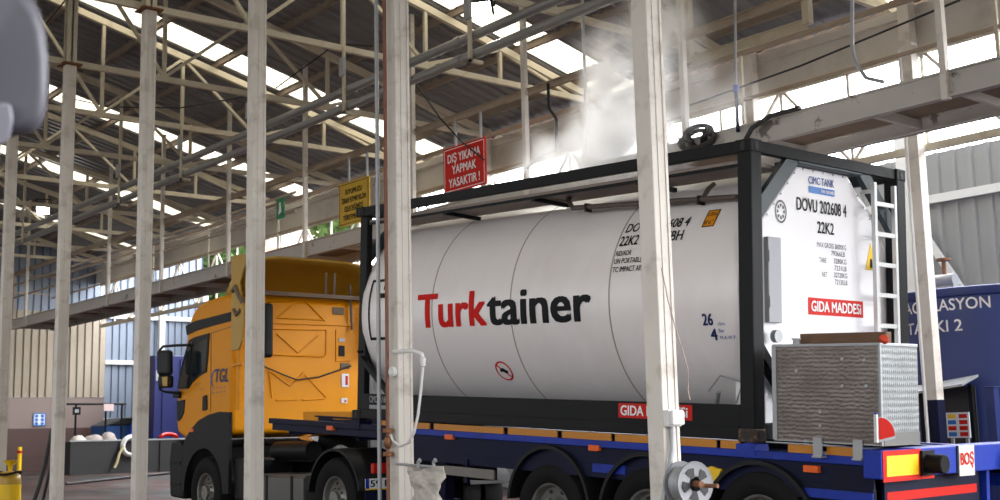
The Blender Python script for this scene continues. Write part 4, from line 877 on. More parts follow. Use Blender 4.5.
# side fairing behind the cab
fp = [(-9.76, 2.62), (-9.76, 3.40), (-9.78, 4.00), (-9.70, 4.04), (-9.30, 4.02), (-9.34, 3.85), (-9.50, 3.60), (-9.44, 3.36), (-9.36, 3.20), (-9.42, 2.75), (-9.52, 2.62)]
obj('side_fairing', MB().prism([(x, TY0-0.02, z) for x, z in fp], (0, 0.03, 0)), M['deflyellow'], TX, bevel=0.008)
obj('side_fairing', MB().prism([(x, TY1-0.01, z) for x, z in fp], (0, 0.03, 0)), M['deflyellow'], TX, bevel=0.008)
obj('fairing_bracket', MB().tube([(-9.70, TY0-0.03, 3.50), (-9.60, TY0-0.04, 3.56), (-9.50, TY0-0.03, 3.42), (-9.42, TY0, 3.30)], 0.035, 8).tube([(-9.66, TY0-0.03, 3.22), (-9.56, TY0-0.04, 3.14), (-9.46, TY0-0.02, 3.2)], 0.03, 8), M['deck'], TX, smooth=50)
obj('fairing_bracket', MB().beam((-9.74, TY0, 2.4), (-9.46, TY0+0.02, 2.42), 0.05, 0.04).beam((-9.60, TY0+0.05, 1.75), (-9.60, TY0+0.05, 2.62), 0.06, 0.10), M['cabyellow'], TX)
# chassis, tanks, axles
for y in (0.95, 1.75): obj('chassis_rail', MB().channel((-11.2, y, 0.86), (-5.55, y, 0.86), 0.08, 0.26, 0.012), M['black'], TX)
obj('catwalk_plate', MB().box(-9.65, 0.5, 1.0, -8.0, 2.2, 1.04), M['black'], TX)
obj('yellow_deck', MB().prism([at(303,411.5,'y',0.55), at(351,411.5,'y',0.55), at(351,420,'y',0.55), at(303,420,'y',0.55)], (0, 0.5, 0)), M['cabyellow'], TX, bevel=0.01)
obj('fuel_tank', MB().prism([(-8.95, TY0+0.02+0.05, 0.42), (-8.95, TY0+0.02, 0.48), (-8.95, TY0+0.02, 0.78), (-8.95, TY0+0.08, 0.84), (-8.95, TY0+0.60, 0.84), (-8.95, TY0+0.66, 0.78), (-8.95, TY0+0.66, 0.48), (-8.95, TY0+0.60, 0.42)], (1.25, 0, 0)), M['chrome'], TX, bevel=0.01)
for x in (-8.7, -8.0): obj('tank_strap', MB().box(x-0.03, TY0+0.012, 0.44, x+0.03, TY0+0.02, 0.82), M['black'], TX)
obj('battery_box', MB().box(-9.75, TY0+0.05, 0.45, -9.05, TY0+0.65, 1.05), M['plastic'], TX, bevel=0.03)
obj('air_tank', MB().cyl((-8.9, TY0+0.3, 1.15), (-7.9, TY0+0.3, 1.15), 0.13, seg=20), M['black'], TX, smooth=40)
for y0_, y1_, s_ in ((TY0+0.02, 0, -1), (TY1-0.02, 0, 1)): wheel(TX, 'wheel', hx, y0_, hz, hr, 0.32, s_)
dx, dz_ = -6.90, 0.54
for y, s_ in ((TY0+0.02, -1), (TY0+0.40, -1), (TY1-0.02, 1), (TY1-0.40, 1)): wheel(TX, 'wheel', dx, y, dz_, 0.53, 0.30, s_)
obj('axle', MB().cyl((dx, 0.4, dz_), (dx, 2.3, dz_), 0.09), M['black'], TX)
obj('axle', MB().cyl((hx, 0.4, hz), (hx, 2.3, hz), 0.07), M['black'], TX)
for yb_ in (TY0-0.01, TY1-0.67):
    n = 18; mb = MB(); vs = []
    for i in range(n+1):
        a = math.pi*(0.06 + 0.90*i/n)
        for r_, y in ((0.64, yb_), (0.64, yb_+0.68), (0.61, yb_+0.68), (0.61, yb_)): vs.append((dx + r_*math.cos(a), y, dz_ + r_*math.sin(a)))
    fs = []
    for i in range(n):
        for k in range(4): fs.append((4*i+k, 4*i+(k+1) % 4, 4*i+4+(k+1) % 4, 4*i+4+k))
    fs += [(0,1,2,3), (4*n, 4*n+1, 4*n+2, 4*n+3)]
    obj('rear_mudguard', mb.add(vs, fs), M['plastic'], TX, smooth=35)
obj('fifth_wheel', MB().cyl((dx, 1.35, 1.0), (dx, 1.35, 1.07), 0.46, seg=28), M['black'], TX)
obj('spring_coil', MB().tube([at(306+6*math.cos(t*1.1)*1.0, 425+t*0.9, 'y', 0.75) for t in range(18)], 0.02, 6), M['orange_sign'], TX)
# rear lamps and number plate
px0 = -5.50
lb = obj('rear_light', MB().box(px0-0.03, 0.02, 0.86, px0+0.02, 0.36, 0.98), M['darkred'], TX, bevel=0.01)
q = at(372, 467, 'x', px0); q2 = at(391, 472, 'x', px0)
lb.location = (0, q.y - 0.02, q2.z - 0.86 - 0.01)
a = at(366, 489, 'x', px0+0.03)
pl = obj('number_plate', MB().box(px0+0.01, a.y, a.z, px0+0.02, a.y+0.52, a.z+0.115), M['paper'], TX)
obj('blue_strip', MB().box(px0+0.02, a.y, a.z, px0+0.022, a.y+0.05, a.z+0.115), M['blue'], pl)
obj('yellow_strip', MB().box(px0+0.02, a.y+0.0, a.z-0.015, px0+0.023, a.y+0.52, a.z), M['yellow'], pl)
obj('lettering', lettering('59 B', 0.075, plane((px0+0.02, a.y+0.065, a.z+0.02), (0,1,0), (0,0,1), 0.003), 0.28, 0.02), M['text_dark'], pl)
obj('blue_plate', MB().box(px0+0.0, a.y, a.z-0.16, px0+0.012, a.y+0.52, a.z-0.03), M['navy'], TX)

# ------------------------------------------------------------------ things on and by the front columns
EXx, FXx = CX[4], CX[5]
q = [at(*p, 'y', -2.10) for p in ((408,350),(413,351),(422,354),(423,358),(423,366))]
sw = thing('shower_bracket', 'white elbow pipe bracket on the column beside the red lettering', 'pipe bracket', (EXx, -2.09, 1.9))
obj('elbow_pipe', MB().tube([Vector((EXx+0.02,-2.08,q[0].z))] + q[1:4], 0.017, 10), M['white_plastic'], sw, smooth=50)
obj('nozzle', MB().cyl(q[3], q[4], 0.026, 0.020, 12), M['white_plastic'], sw, smooth=50)
one('white_hose', MB().tube([at(*p, 'y', -2.11) for p in ((423,367),(421,390),(418,415),(414,433),(408,443),(400,446),(393,441),(389,430),(388,420))], 0.012, 8), M['white_plastic'], 'white hose looping from the elbow bracket around the column', 'hose', smooth=60)
q = at(394, 372, 'y', -2.085); one('push_button', MB().cyl((q.x, -2.08, q.z), (q.x, -2.12, q.z), 0.045, seg=18).cyl((q.x, -2.12, q.z), (q.x, -2.13, q.z), 0.03, seg=18), M['white_plastic'], 'round white button fixed to the column above the white hose loop', 'button', bevel=0.004)
a = at(378, 250, 'y', -2.1).x; b = at(386.3, 250, 'y', -2.13).x
one('standpipe', MB().cyl((a, -2.1, 0.0), (a, -2.1, 7.0), 0.019, seg=14), M['galv'], 'thin grey standpipe left of the column with the torn sack', 'pipe', smooth=50)
sp = thing('water_pipe', 'rusty brown water pipe with brass valves close beside the column', 'pipe', (b, -2.1, 0.0))
obj('pipe_run', MB().cyl((b, -2.13, 0.0), (b, -2.13, 7.0), 0.017, seg=14), mat('rusty_pipe', '#7c5240', 0.7, var=0.25, scale=6), sp, smooth=50)
for z in (1.17, 1.37): obj('brass_collar', MB().cyl((b, -2.13, z-0.02), (b, -2.13, z+0.02), 0.046, seg=16), M['brass'], sp, bevel=0.005)
obj('valve_body', MB().ball((b, -2.13, 1.27), 0.036, sz=1.8), M['brass'], sp, smooth=60)
# torn sack hanging on hooks
sk = thing('torn_sack', 'torn greyish sack hanging from two hooks beside the column', 'sack', (EXx+0.30, -2.1, 0.5))
top = [at(*p, 'y', -2.12) for p in ((407,464),(412,466),(418,468),(424,470),(430,469),(437,467),(444,468))]
mb = MB(); rows = 9; cols = len(top); vs = []
rn = random.Random(3)
for j in range(rows):
    t = j/(rows-1)
    for i, p in enumerate(top):
        sx = 1 - 0.55*t + 0.08*math.sin(j*1.7)
        x = top[3].x + (p.x-top[3].x)*sx; z = p.z - t*0.62 + rn.uniform(-0.012,0.012)
        y = -2.13 - 0.09*math.sin(math.pi*i/(cols-1)) - 0.07*math.sin(i*1.9+j*0.9)*(0.2+t) + rn.uniform(-0.01,0.01)
        vs.append((x, y, z))
for j in range(rows):
    t = j/(rows-1)
    for i, p in enumerate(top): sx = 1-0.55*t+0.08*math.sin(j*1.7); vs.append((top[3].x+(p.x-top[3].x)*sx, -2.09+0.05*math.sin(math.pi*i/(cols-1)), p.z-t*0.62+0.01))
fs = []; o_ = rows*cols
for j in range(rows-1):
    for i in range(cols-1):
        k = j*cols+i; fs.append((k, k+1, k+cols+1, k+cols)); fs.append((o_+k, o_+k+cols, o_+k+cols+1, o_+k+1))
for i in range(cols-1): k = (rows-1)*cols+i; fs.append((k, k+1, o_+k+1, o_+k))
for j in range(rows-1):
    k = j*cols; fs.append((k, k+cols, o_+k+cols, o_+k)); k += cols-1; fs.append((k, o_+k, o_+k+cols, k+cols))
b_ = obj('sack_cloth', mb.add(vs, fs), M['sack'], sk, smooth=60); s2 = b_.modifiers.new('s', 'SUBSURF'); s2.levels = 2; s2.render_levels = 3
tx_ = bpy.data.textures.new('crumple', 'CLOUDS'); tx_.noise_scale = 0.13; tx_.noise_depth = 3
d2 = b_.modifiers.new('crumple', 'DISPLACE'); d2.texture = tx_; d2.strength = 0.12; d2.mid_level = 0.6
for px in (418.5, 434): obj('hook', MB().tube([at(px, 468, 'y', -2.11), at(px-0.5, 462, 'y', -2.11), at(px+1.0, 459.5, 'y', -2.11), at(px+2, 462, 'y', -2.11)], 0.014, 8), M['galv'], sk, smooth=60)
obj('hook_bar', MB().tube([Vector((EXx+0.05, -2.09, top[0].z+0.0)), at(440, 467.5, 'y', -2.10)], 0.012, 8), M['galv'], sk)
# junction box, conduit, reel on the bright column
a = at(660, 427, 'y', -2.09); b = at(686, 405, 'y', -2.09)
jb = thing('junction_box', 'white socket box on the bright column over the red sticker', 'socket box', (FXx+0.13, -2.1, a.z))
jx0, jx1, jz0, jz1 = FXx+0.077, FXx+0.125, a.z, b.z-0.025
obj('box_body', MB().box(jx0, -2.075, jz0, jx1, -1.945, jz1), M['white_plastic'], jb, bevel=0.008)
obj('box_cover', MB().box(jx1, -2.07, jz0+0.01, jx1+0.035, -1.95, jz1-0.005), M['white_plastic'], jb, bevel=0.012)
one('flex_conduit', MB().tube([(FXx+0.105, -2.02, jz0), (FXx+0.105, -2.03, jz0-0.15), (FXx+0.10, -2.08, jz0-0.35), (FXx+0.05, -2.11, jz0-0.55), (FXx+0.03, -2.11, 0.3)], 0.018, 10), M['galv'], 'grey flexible conduit dropping from the white socket box', 'conduit', smooth=60)
one('thin_wire', MB().tube([at(*p, 'y', -2.09) for p in ((661.5,268),(663,275),(668,300),(676,330),(683,352),(688,370),(688,392),(690,400))], 0.004, 6), mat('copper_wire', '#a08a80', 0.5), 'thin wire hanging down the front of the bright column', 'wire')
c = at(690, 484, 'x', FXx+0.24); rl = thing('cable_reel', 'grey metal cable reel mounted on the bright column', 'cable reel', (c.x, -2.2, c.z-0.2))
axd = Vector((0.985, -0.17, 0.0)).normalized()
def cx(h): return c + axd*h
n = 40
for h, R_ in ((-0.10, 0.145), (0.045, 0.145)):
    mb = MB(); a_ = axd.orthogonal().normalized(); b_ = axd.cross(a_); vs = []
    fl = obj('reel_flange', MB().lathe([(0.05, h), (0.05, h+0.012), (0.06, h+0.014), (0.125, h+0.010), (R_, h+0.016), (R_+0.004, h+0.008), (R_, h), (0.05, h)], c, axd, n), mat('reel_grey', '#85868a', 0.5, var=0.15, scale=30), rl, smooth=35)
    if h > 0:
        for k in range(5):
            t0 = 2*math.pi*k/5; pts = [cx(h+0.0145) + (a_*math.cos(t)*r_ + b_*math.sin(t)*r_) for r_, t in ((0.045, t0-0.30), (0.105, t0-0.36), (0.112, t0), (0.105, t0+0.36), (0.045, t0+0.30))]
            obj('reel_opening_shade', MB().prism(pts, axd*0.003), M['hose'], fl)  # flat dark plate on the flange, painted shade of an opening
mb = MB()
for i in range(6): mb.lathe([(0.08, -0.085+i*0.02), (0.115+0.006*(i % 2), -0.085+i*0.02), (0.122, -0.075+i*0.02), (0.115, -0.066+i*0.02), (0.08, -0.066+i*0.02)], c, axd, n)
obj('cable_winding', mb, M['galv'], rl, smooth=40)
obj('crank_handle', MB().cyl(cx(0.05), cx(0.12), 0.022, seg=14).beam(cx(0.10), cx(0.10)+Vector((0.02,0.04,-0.01)), 0.02, 0.03).cyl(cx(0.10)+Vector((0.01,0.04,-0.01)), cx(0.21)+Vector((0.01,0.06,-0.01)), 0.014, seg=12), M['rust'], rl, smooth=50)
obj('reel_bracket', MB().beam(Vector((FXx+0.076, c.y, c.z)), cx(-0.09), 0.10, 0.14), M['galv'], rl)

# ------------------------------------------------------------------ right: storage tank and fittings
tr2 = 1.55; tc_ = at(992, 300, 'y', 8.2); tc_.z = 0; ztop = 3.10
bt = thing('storage_tank', 'big dark blue cylindrical storage tank with white lettering by the grey wall', 'tank', tc_)
obj('shell', MB().lathe([(tr2, 0.0), (tr2, 0.9), (tr2+0.02, 0.95), (tr2+0.02, 1.0), (tr2, 1.05), (tr2, ztop-0.12), (tr2+0.03, ztop-0.10), (tr2+0.05, ztop-0.02), (tr2+0.05, ztop), (tr2-0.05, ztop+0.02), (0, ztop+0.10)], tc_, (0,0,1), 96), M['tankblue'], bt, smooth=35)
th0 = math.atan2(-8.1036689 - tc_.y, 6.6722657 - tc_.x)
def tankmap(du, z0):
    r = tr2 + 0.005
    return lambda u, v: Vector((tc_.x + r*math.cos(th0 + (u+du)/r), tc_.y + r*math.sin(th0 + (u+du)/r), z0 + v))
def curved_text(s_, cap, du, z0, wd):
    vs = lettering(s_, cap, lambda u, v: Vector((u, v, 0)), wd, 0.012, 'c')
    f = tankmap(du, z0); b = bmesh.new(); bv = [b.verts.new(p) for p in vs.v]
    for q in vs.f:
        try: b.faces.new([bv[i] for i in q])
        except ValueError: pass
    for i in range(-30, 31): bmesh.ops.bisect_plane(b, geom=b.verts[:]+b.edges[:]+b.faces[:], plane_co=(i*0.03, 0, 0), plane_no=(1,0,0))
    b.verts.index_update(); mb = MB(); mb.keep = True
    mb.add([f(v.co.x, v.co.y) for v in b.verts], [tuple(v.index for v in q.verts) for q in b.faces]); b.free(); return mb
obj('lettering', curved_text('DAGITLASYON', 0.15, (943-992)/1210*18.2*1.04+0.06, 2.81, 1.37), M['text_white'], bt)
obj('lettering', curved_text('TANKI 2', 0.15, (938-992)/1210*18.2*1.05+0.04, 2.53, 0.84), M['text_white'], bt)
vl = thing('tank_valve', 'small rusty valve and motor on top of the blue storage tank', 'valve', (tc_.x-0.5, tc_.y-0.9, ztop+0.07))
qv = at(944, 285, 'y', tc_.y-0.9); vx, vy, vz = qv.x, qv.y, ztop+0.07
obj('motor_body', MB().cyl((vx-0.16, vy, vz+0.12), (vx+0.18, vy, vz+0.12), 0.09, seg=18), M['galv'], vl, smooth=40)
obj('valve_stem', MB().cyl((vx+0.02, vy, vz), (vx+0.02, vy, vz+0.42), 0.03, seg=12), M['rust'], vl)
obj('hand_wheel', MB().cyl((vx+0.02, vy, vz+0.40), (vx+0.02, vy, vz+0.43), 0.10, seg=20), M['rust'], vl)
obj('foot', MB().box(vx-0.18, vy-0.1, vz-0.01, vx+0.2, vy+0.1, vz+0.04), M['galv'], vl)
q0 = at(947, 438, 'y', 6.3); q1 = at(968.5, 412, 'y', 6.3)
sb = thing('safety_board', 'white safety board of coloured pictogram squares before the blue storage tank', 'sign', (q0.x, 6.3, 0))
obj('panel', MB().box(q0.x, 6.3, q0.z, q1.x, 6.32, q1.z), M['paper'], sb)
w_, h_ = q1.x-q0.x, q1.z-q0.z
for r_ in range(4):
    for c_ in range(2):
        m_ = {(0,3): M['yellow'], (0,2): mat('sign_blue',''), (0,0): mat('sign_blue','')}.get((c_, r_), M['red'])
        obj('pictogram', MB().box(q0.x+w_*(0.10+0.48*c_), 6.296, q0.z+h_*(0.06+0.235*r_), q0.x+w_*(0.44+0.48*c_), 6.3, q0.z+h_*(0.225+0.235*r_)), m_, sb)
for x in (q0.x+0.06, q1.x-0.06): obj('stand_leg', MB().box(x-0.02, 6.32, 0, x+0.02, 6.35, q1.z), M['galv'], sb)
a = at(930, 396, 'y', 6.35); b = at(971, 386, 'y', 6.35)
cn = thing('small_canopy', 'small glazed lean-to canopy at the foot of the blue storage tank', 'canopy', (a.x, 6.6, 0))
obj('sheet', MB().prism([(a.x-0.3, 6.15, a.z), (b.x, 6.15, b.z), (b.x, 6.55, b.z+0.12), (a.x-0.3, 6.55, a.z+0.12)], (0, 0, 0.03)), M['galv'], cn)
for x, z in ((a.x-0.2, a.z), (b.x-0.08, b.z-0.03)): obj('leg', MB().box(x-0.025, 6.45, 0, x+0.025, 6.5, z+0.06), M['black'], cn)
obj('back_panel', MB().box(a.x-0.25, 6.52, 0, b.x-0.05, 6.54, b.z), M['trough'], cn)
q = at(991, 388, 'y', 6.2); one('blue_post', MB().box(q.x-0.06, 6.15, 0, q.x+0.06, 6.27, q.z).box(q.x-0.13, 6.10, 0, q.x+0.13, 6.35, 0.03).box(q.x-0.07, 6.14, q.z, q.x+0.07, 6.28, q.z+0.02), M['tankblue'], 'square blue post right of the safety board', 'post', bevel=0.006)

# ------------------------------------------------------------------ left background
bxx = -25.0
a = at(70, 442, 'x', bxx); b = at(172, 439, 'x', bxx)
tg = thing('steel_trough', 'long dark steel trough standing before the tiled end wall', 'trough', (bxx, (a.y+b.y)/2, 0.5))
zt2 = a.z
obj('front_plate', MB().box(bxx, a.y, 0.5, bxx+0.04, b.y+0.6, zt2), M['trough'], tg)
obj('back_plate', MB().box(bxx-0.9, a.y, 0.5, bxx-0.86, b.y+0.6, zt2), M['trough'], tg)
for y in (a.y, b.y+0.56): obj('end_plate', MB().box(bxx-0.86, y, 0.5, bxx, y+0.04, zt2), M['trough'], tg)
obj('bottom_plate', MB().box(bxx-0.86, a.y+0.04, 0.5, bxx, b.y+0.56, 0.54), M['trough'], tg)
obj('rim', MB().box(bxx-0.03, a.y-0.02, zt2, bxx+0.06, b.y+0.6, zt2+0.04), M['galv'], tg)
for px in (136, 160): y = at(px, 450, 'x', bxx).y; obj('stiffener', MB().box(bxx+0.04, y-0.03, 0.5, bxx+0.09, y+0.03, zt2), M['trough'], tg)
# railing behind it with notices
rxx = -26.5; Rr = lambda px, py: at(px, py, 'x', rxx)
zr = Rr(90, 404).z; ya_ = Rr(64, 404).y; yb2 = Rr(126, 404).y
rg = thing('pipe_railing', 'dark pipe railing behind the steel trough', 'railing', (rxx, (ya_+yb2)/2, 0.5))
obj('top_bar', MB().tube([(rxx, ya_, zr), (rxx, yb2, zr)], 0.03, 8), M['black'], rg)
for px in (76, 106, 122): y = Rr(px, 404).y; obj('post', MB().tube([(rxx, y, 0.5), (rxx, y, zr)], 0.03, 8), M['black'], rg)
def tagboard(px0, py0, px1, py1, m_, name, label, mark=None):
    p, q = Rr(px0, py1), Rr(px1, py0); t = thing(name, label, 'sign', (rxx+0.05, p.y, p.z))
    obj('panel', MB().box(rxx+0.035, p.y, p.z, rxx+0.06, q.y, q.z), m_, t)
    if mark: obj('print', MB().box(rxx+0.06, p.y+(q.y-p.y)*0.25, p.z+(q.z-p.z)*0.3, rxx+0.064, q.y-(q.y-p.y)*0.25, p.z+(q.z-p.z)*0.7), mark, t)
tagboard(72, 407, 80, 415, M['black'], 'small_sign', 'small black square sign on the railing behind the trough', M['greybox'])
tagboard(103, 404, 113, 411, mat('pale_pink_sheet', '#d8c0c0', 0.8), 'paper_sheet', 'pale pink sheet hung on the railing')
def bag(px, py, w_, h_, d_, m_, label, cat='bag', xx=-25.45):
    c_ = at(px, py, 'x', xx); mb = MB().ball((c_.x, c_.y, zt2-0.12), 1.0, d_, w_, h_, 20); r_ = random.Random(int(px))
    mb.v = [v + Vector((r_.uniform(-1,1), r_.uniform(-1,1), r_.uniform(-1,1)))*0.02 for v in mb.v]
    return one('sack_bundle', mb, m_, label, cat, smooth=80)
bag(78, 436, 0.26, 0.28, 0.25, M['sack'], 'greyish sack heaped in the left end of the trough')
bag(94, 436, 0.34, 0.30, 0.25, mat('off_white_sack', '#968e88', 0.9, var=0.15), 'long white sack lying in the middle of the trough')
bag(108, 436, 0.26, 0.36, 0.25, mat('off_white_sack', ''), 'white sack heaped against the railing post in the trough')
# wall poster
p, q = at(33, 426, 'x', ex+0.05), at(46, 413, 'x', ex+0.05)
po = thing('wall_poster', 'white poster with blue pictograms on the pink tiles', 'poster', (ex+0.04, p.y, p.z))
obj('sheet', MB().box(ex+0.03, p.y, p.z, ex+0.05, q.y, q.z), M['paper'], po)
for r_ in range(3):
    for c_ in range(2): y = p.y + (q.y-p.y)*(0.26+0.46*c_); z = p.z+(q.z-p.z)*(0.18+0.29*r_); obj('pictogram', MB().cyl((ex+0.05, y, z), (ex+0.054, y, z), 0.05, seg=14), mat('sign_blue',''), po)
obj('blue_frame', MB().box(ex+0.05, p.y, p.z, ex+0.053, q.y, p.z+0.03).box(ex+0.05, p.y, q.z-0.03, ex+0.053, q.y, q.z).box(ex+0.05, p.y, p.z, ex+0.053, p.y+0.03, q.z).box(ex+0.05, q.y-0.03, p.z, ex+0.053, q.y, q.z), mat('sign_blue',''), po)
# white hose ring on the trough
c = at(131, 446, 'x', bxx+0.14); mb = MB()
for i in range(3): mb.tube([c + Vector((0.02*i, 0.25*math.cos(2*math.pi*j/28)*(1-0.05*i), 0.25*math.sin(2*math.pi*j/28)*(1-0.05*i))) for j in range(28)], 0.05, 8, closed=True)
hr_ = thing('hose_ring', 'white coiled hose hung on the front of the dark trough', 'hose', c)
obj('coil', mb, M['white_plastic'], hr_, smooth=60)
obj('loose_end', MB().tube([c + Vector((0.06,-0.22,0)), c + Vector((0.08,-0.34,-0.18)), c + Vector((0.08,-0.40,-0.42)), c + Vector((0.06,-0.46,-0.55))], 0.035, 8), mat('cream_rope', '#c8b98e', 0.9), hr_, smooth=60)
# blue containers behind the truck
x_ = -27.6
a = at(153, 440, 'x', x_); b = at(190, 356, 'x', x_)
bc = thing('blue_container', 'tall deep blue container behind the truck mirror', 'container', (x_, a.y, 0.5))
obj('body', MB().box(x_-1.4, a.y, 0.55, x_, b.y+1.2, b.z), mat('deep_container_blue', '#131d5c', 0.5, var=0.15), bc, bevel=0.02)
for i in range(4): y = a.y+0.25+i*0.55; obj('rib', MB().box(x_, y, 0.7, x_+0.04, y+0.08, b.z-0.1), mat('deep_container_blue', ''), bc)
obj('white_patch', MB().box(x_, a.y+0.05, b.z-0.75, x_+0.012, a.y+0.40, b.z-0.45), M['greybox'], bc)
for y in (a.y+0.1, b.y+1.0): obj('skid', MB().box(x_-1.35, y, 0.5, x_-0.1, y+0.1, 0.55), M['black'], bc)
x_ = -29.4
a = at(105, 440, 'x', x_); b = at(150, 417, 'x', x_)
sk_ = thing('blue_skip', 'low blue skip with a dark tarpaulin behind the trough', 'skip', (x_, a.y, 0.5))
obj('body', MB().prism([(x_, a.y+0.2, 0.5), (x_, b.y, 0.5), (x_, b.y+0.1, b.z-0.25), (x_, a.y, b.z-0.25)], (-1.2, 0, 0)), mat('skip_blue', '#2a5a9c', 0.55, var=0.15), sk_, bevel=0.02)
obj('tarpaulin', MB().prism([(x_+0.05, a.y-0.05, b.z-0.25), (x_+0.05, b.y+0.15, b.z-0.22), (x_+0.05, b.y, b.z+0.05), (x_+0.05, a.y+0.5, b.z-0.02)], (-1.25, 0, 0)), M['trough'], sk_, bevel=0.04)
a = at(131, 418, 'x', -27.3); b = at(139, 393, 'x', -27.3)
one('blue_pole', MB().tube([(a.x, a.y-0.2, 0.5), (b.x, b.y, b.z)], 0.04, 8), M['blue'], 'leaning blue pole behind the second front column', 'pole')
c = at(148, 441, 'x', -25.4)
c = at(168, 437, 'x', -25.45)
one('red_hose_coil', MB().tube([c + Vector((0.06*math.sin(3*t), 0.24*math.cos(t), 0.10*math.sin(t)-0.02)) for t in [2*math.pi*j/24 for j in range(24)]], 0.05, 8, closed=True), M['darkred'], 'red hose coil lying in the trough by the truck bumper', 'hose', smooth=60)
# yellow pole, canister, hoses at the front left
q = at(19, 470, 'x', -29.5); q1 = at(19, 447, 'x', -29.5); fz = floor_z(-29.5)
yp = thing('yellow_bollard', 'thin yellow post with a red band before the tiled wall', 'post', (-29.5, q.y, fz))
obj('post', MB().cyl((-29.5, q.y, fz), (-29.5, q.y, q1.z), 0.062, seg=16), M['yellow'], yp, smooth=40)
obj('red_band', MB().cyl((-29.5, q.y, q1.z-0.18), (-29.5, q.y, q1.z-0.10), 0.065, seg=16), M['red'], yp, smooth=40)
cxx = -12.6; q = at(8, 485, 'x', cxx)
cn = thing('yellow_canister', 'yellow pressure canister with a yellow funnel on top, in the left corner', 'canister', (cxx, q.y, 0))
zt3 = at(8, 471, 'x', cxx).z; rr = 0.19; cy = q.y
obj('canister_body', MB().lathe([(0,0.0),(rr-0.03,0.0),(rr,0.04),(rr,zt3-0.14),(rr-0.02,zt3-0.06),(rr-0.09,zt3-0.01),(0.05,zt3),(0,zt3)], (cxx, cy, 0), (0,0,1), 32), M['deflyellow'], cn, smooth=50)
fy = at(10.5, 463, 'x', cxx).y
obj('funnel', MB().lathe([(0.02,zt3),(0.025,zt3+0.08),(0.10,zt3+0.16),(0.105,zt3+0.16),(0.035,zt3+0.07),(0.03,zt3)], (cxx, fy, 0), (0,0,1), 24), M['yellow'], cn, smooth=50)
obj('handle_ring', MB().tube([(cxx+0.05+0.16*math.cos(t), cy+0.17*math.sin(t), zt3-0.03+0.02*math.sin(2*t)) for t in [2*math.pi*j/20 for j in range(20)]], 0.018, 8, closed=True), M['black'], cn, smooth=60)
obj('green_label', MB().lathe([(rr+0.002,0.3),(rr+0.002,zt3-0.2)], (cxx, cy, 0), (0,0,1), 32), M['yellow'], cn)
hz_ = -11.2
one('hanging_hose', MB().tube([at(*p, 'x', hz_) for p in ((56,425),(52,430),(49,445),(45,465),(40,483),(35,498),(32,508))], 0.03, 10), M['hose'], 'thick black hose hanging down beside the second column', 'hose', smooth=60)
one('hanging_hose', MB().tube([at(*p, 'x', hz_-0.1) for p in ((54,452),(51,466),(47,482),(43,500),(42,508))], 0.022, 10), M['hose'], 'thinner black hose behind the thick one by the second column', 'hose', smooth=60)
one('floor_hose', MB().tube([at(x, y, 'z', 0.44) if False else Vector((-21.0 - 0.02*x, 1.2 + 0.035*x, floor_z(-21.0-0.02*x)+0.03)) for x, y in ((20,484),(60,487),(100,489),(140,492))], 0.03, 8), M['hose'], 'black hose lying across the wet floor before the trough', 'hose')

# big blurred grey housing close to the lens: a mirror of a neighbouring vehicle
D = 2.0
def near(px, py, d=D): return CAM_P + (CAM_R @ Vector(((px-500)/FPX, -(py-250)/FPX, -1.0))) * d
nm = thing('vehicle_mirror', 'out-of-focus grey rounded mirror housing in the upper left corner', 'mirror', near(0, 60))
out_ = [(-60,-22),(18,-22),(30,-6),(40,8),(46,28),(49.5,60),(49,95),(46,118),(40,130),(30,136),(18,138),(8,140),(-60,140)]
vs = []; cpt = (-6, 60)
back = (CAM_R @ Vector(((20-500)/FPX, -(60-250)/FPX, -1.0)))
rings = [(0.0, 0.90), (0.02, 0.97), (0.06, 1.0), (0.14, 1.0), (0.20, 0.93), (0.24, 0.80), (0.255, 0.55)]
mb = MB()
for dp, sc in rings:
    for px, py in out_: vs.append(near(cpt[0]+(px-cpt[0])*sc, cpt[1]+(py-cpt[1])*sc) + back*dp)
n = len(out_)
fs = [tuple(range(n)), tuple(range((len(rings)-1)*n, len(rings)*n))]
for i in range(len(rings)-1):
    for k in range(n): fs.append((i*n+k, i*n+(k+1) % n, (i+1)*n+(k+1) % n, (i+1)*n+k))
hb = obj('housing', mb.add(vs, fs), M['mirror_grey'], nm, bevel=0.012, seg=3, smooth=60)
mb = MB(); vs = []
out2 = [(-20,106),(6,103),(11,106),(13,118),(11,134),(6,143),(-4,147),(-20,147)]
m2 = MB().prism([near(x, y, D-0.03) for x, y in out2], back*0.10)
obj('lower_lens_hood', m2, mat('light_grey_housing', '#6f6f78', 0.4), nm, bevel=0.02, seg=3, smooth=60)
obj('support_arm', MB().tube([near(24, 10, D+0.12), near(22, -10, D+0.14), near(10, -60, D+0.14), near(-120, -120, D+0.1)], 0.022, 12), M['hose'], nm, smooth=60)

# ------------------------------------------------------------------ beyond the walls: houses and trees of the town
def house(x, y, w_, d_, h_, label, storeys, zb_=0.0):
    t = thing('town_house', label, 'house', (x, y, zb_))
    obj('wall', MB().box(x-w_/2, y-d_/2, zb_, x+w_/2, y+d_/2, h_), M['house'], t)
    obj('roof', MB().prism([(x-w_/2-0.5, y-d_/2-0.5, h_), (x+w_/2+0.5, y-d_/2-0.5, h_), (x, y-d_/2-0.5, h_+2.6)], (0, d_+1, 0)), M['tile'], t)
    for i in range(storeys):
        for k in range(3):
            fx = x - w_/2 + w_*(k+0.5)/3; z = h_ - 1.6 - i*3.0
            if z > zb_+0.5: wq = obj('window_frame', MB().box(fx-0.6, y-d_/2-0.05, z-0.8, fx+0.6, y-d_/2, z+0.8), M['white_plastic'], t); obj('pane', MB().box(fx-0.5, y-d_/2-0.06, z-0.7, fx+0.5, y-d_/2-0.05, z+0.7), M['glass'], wq)
    return t
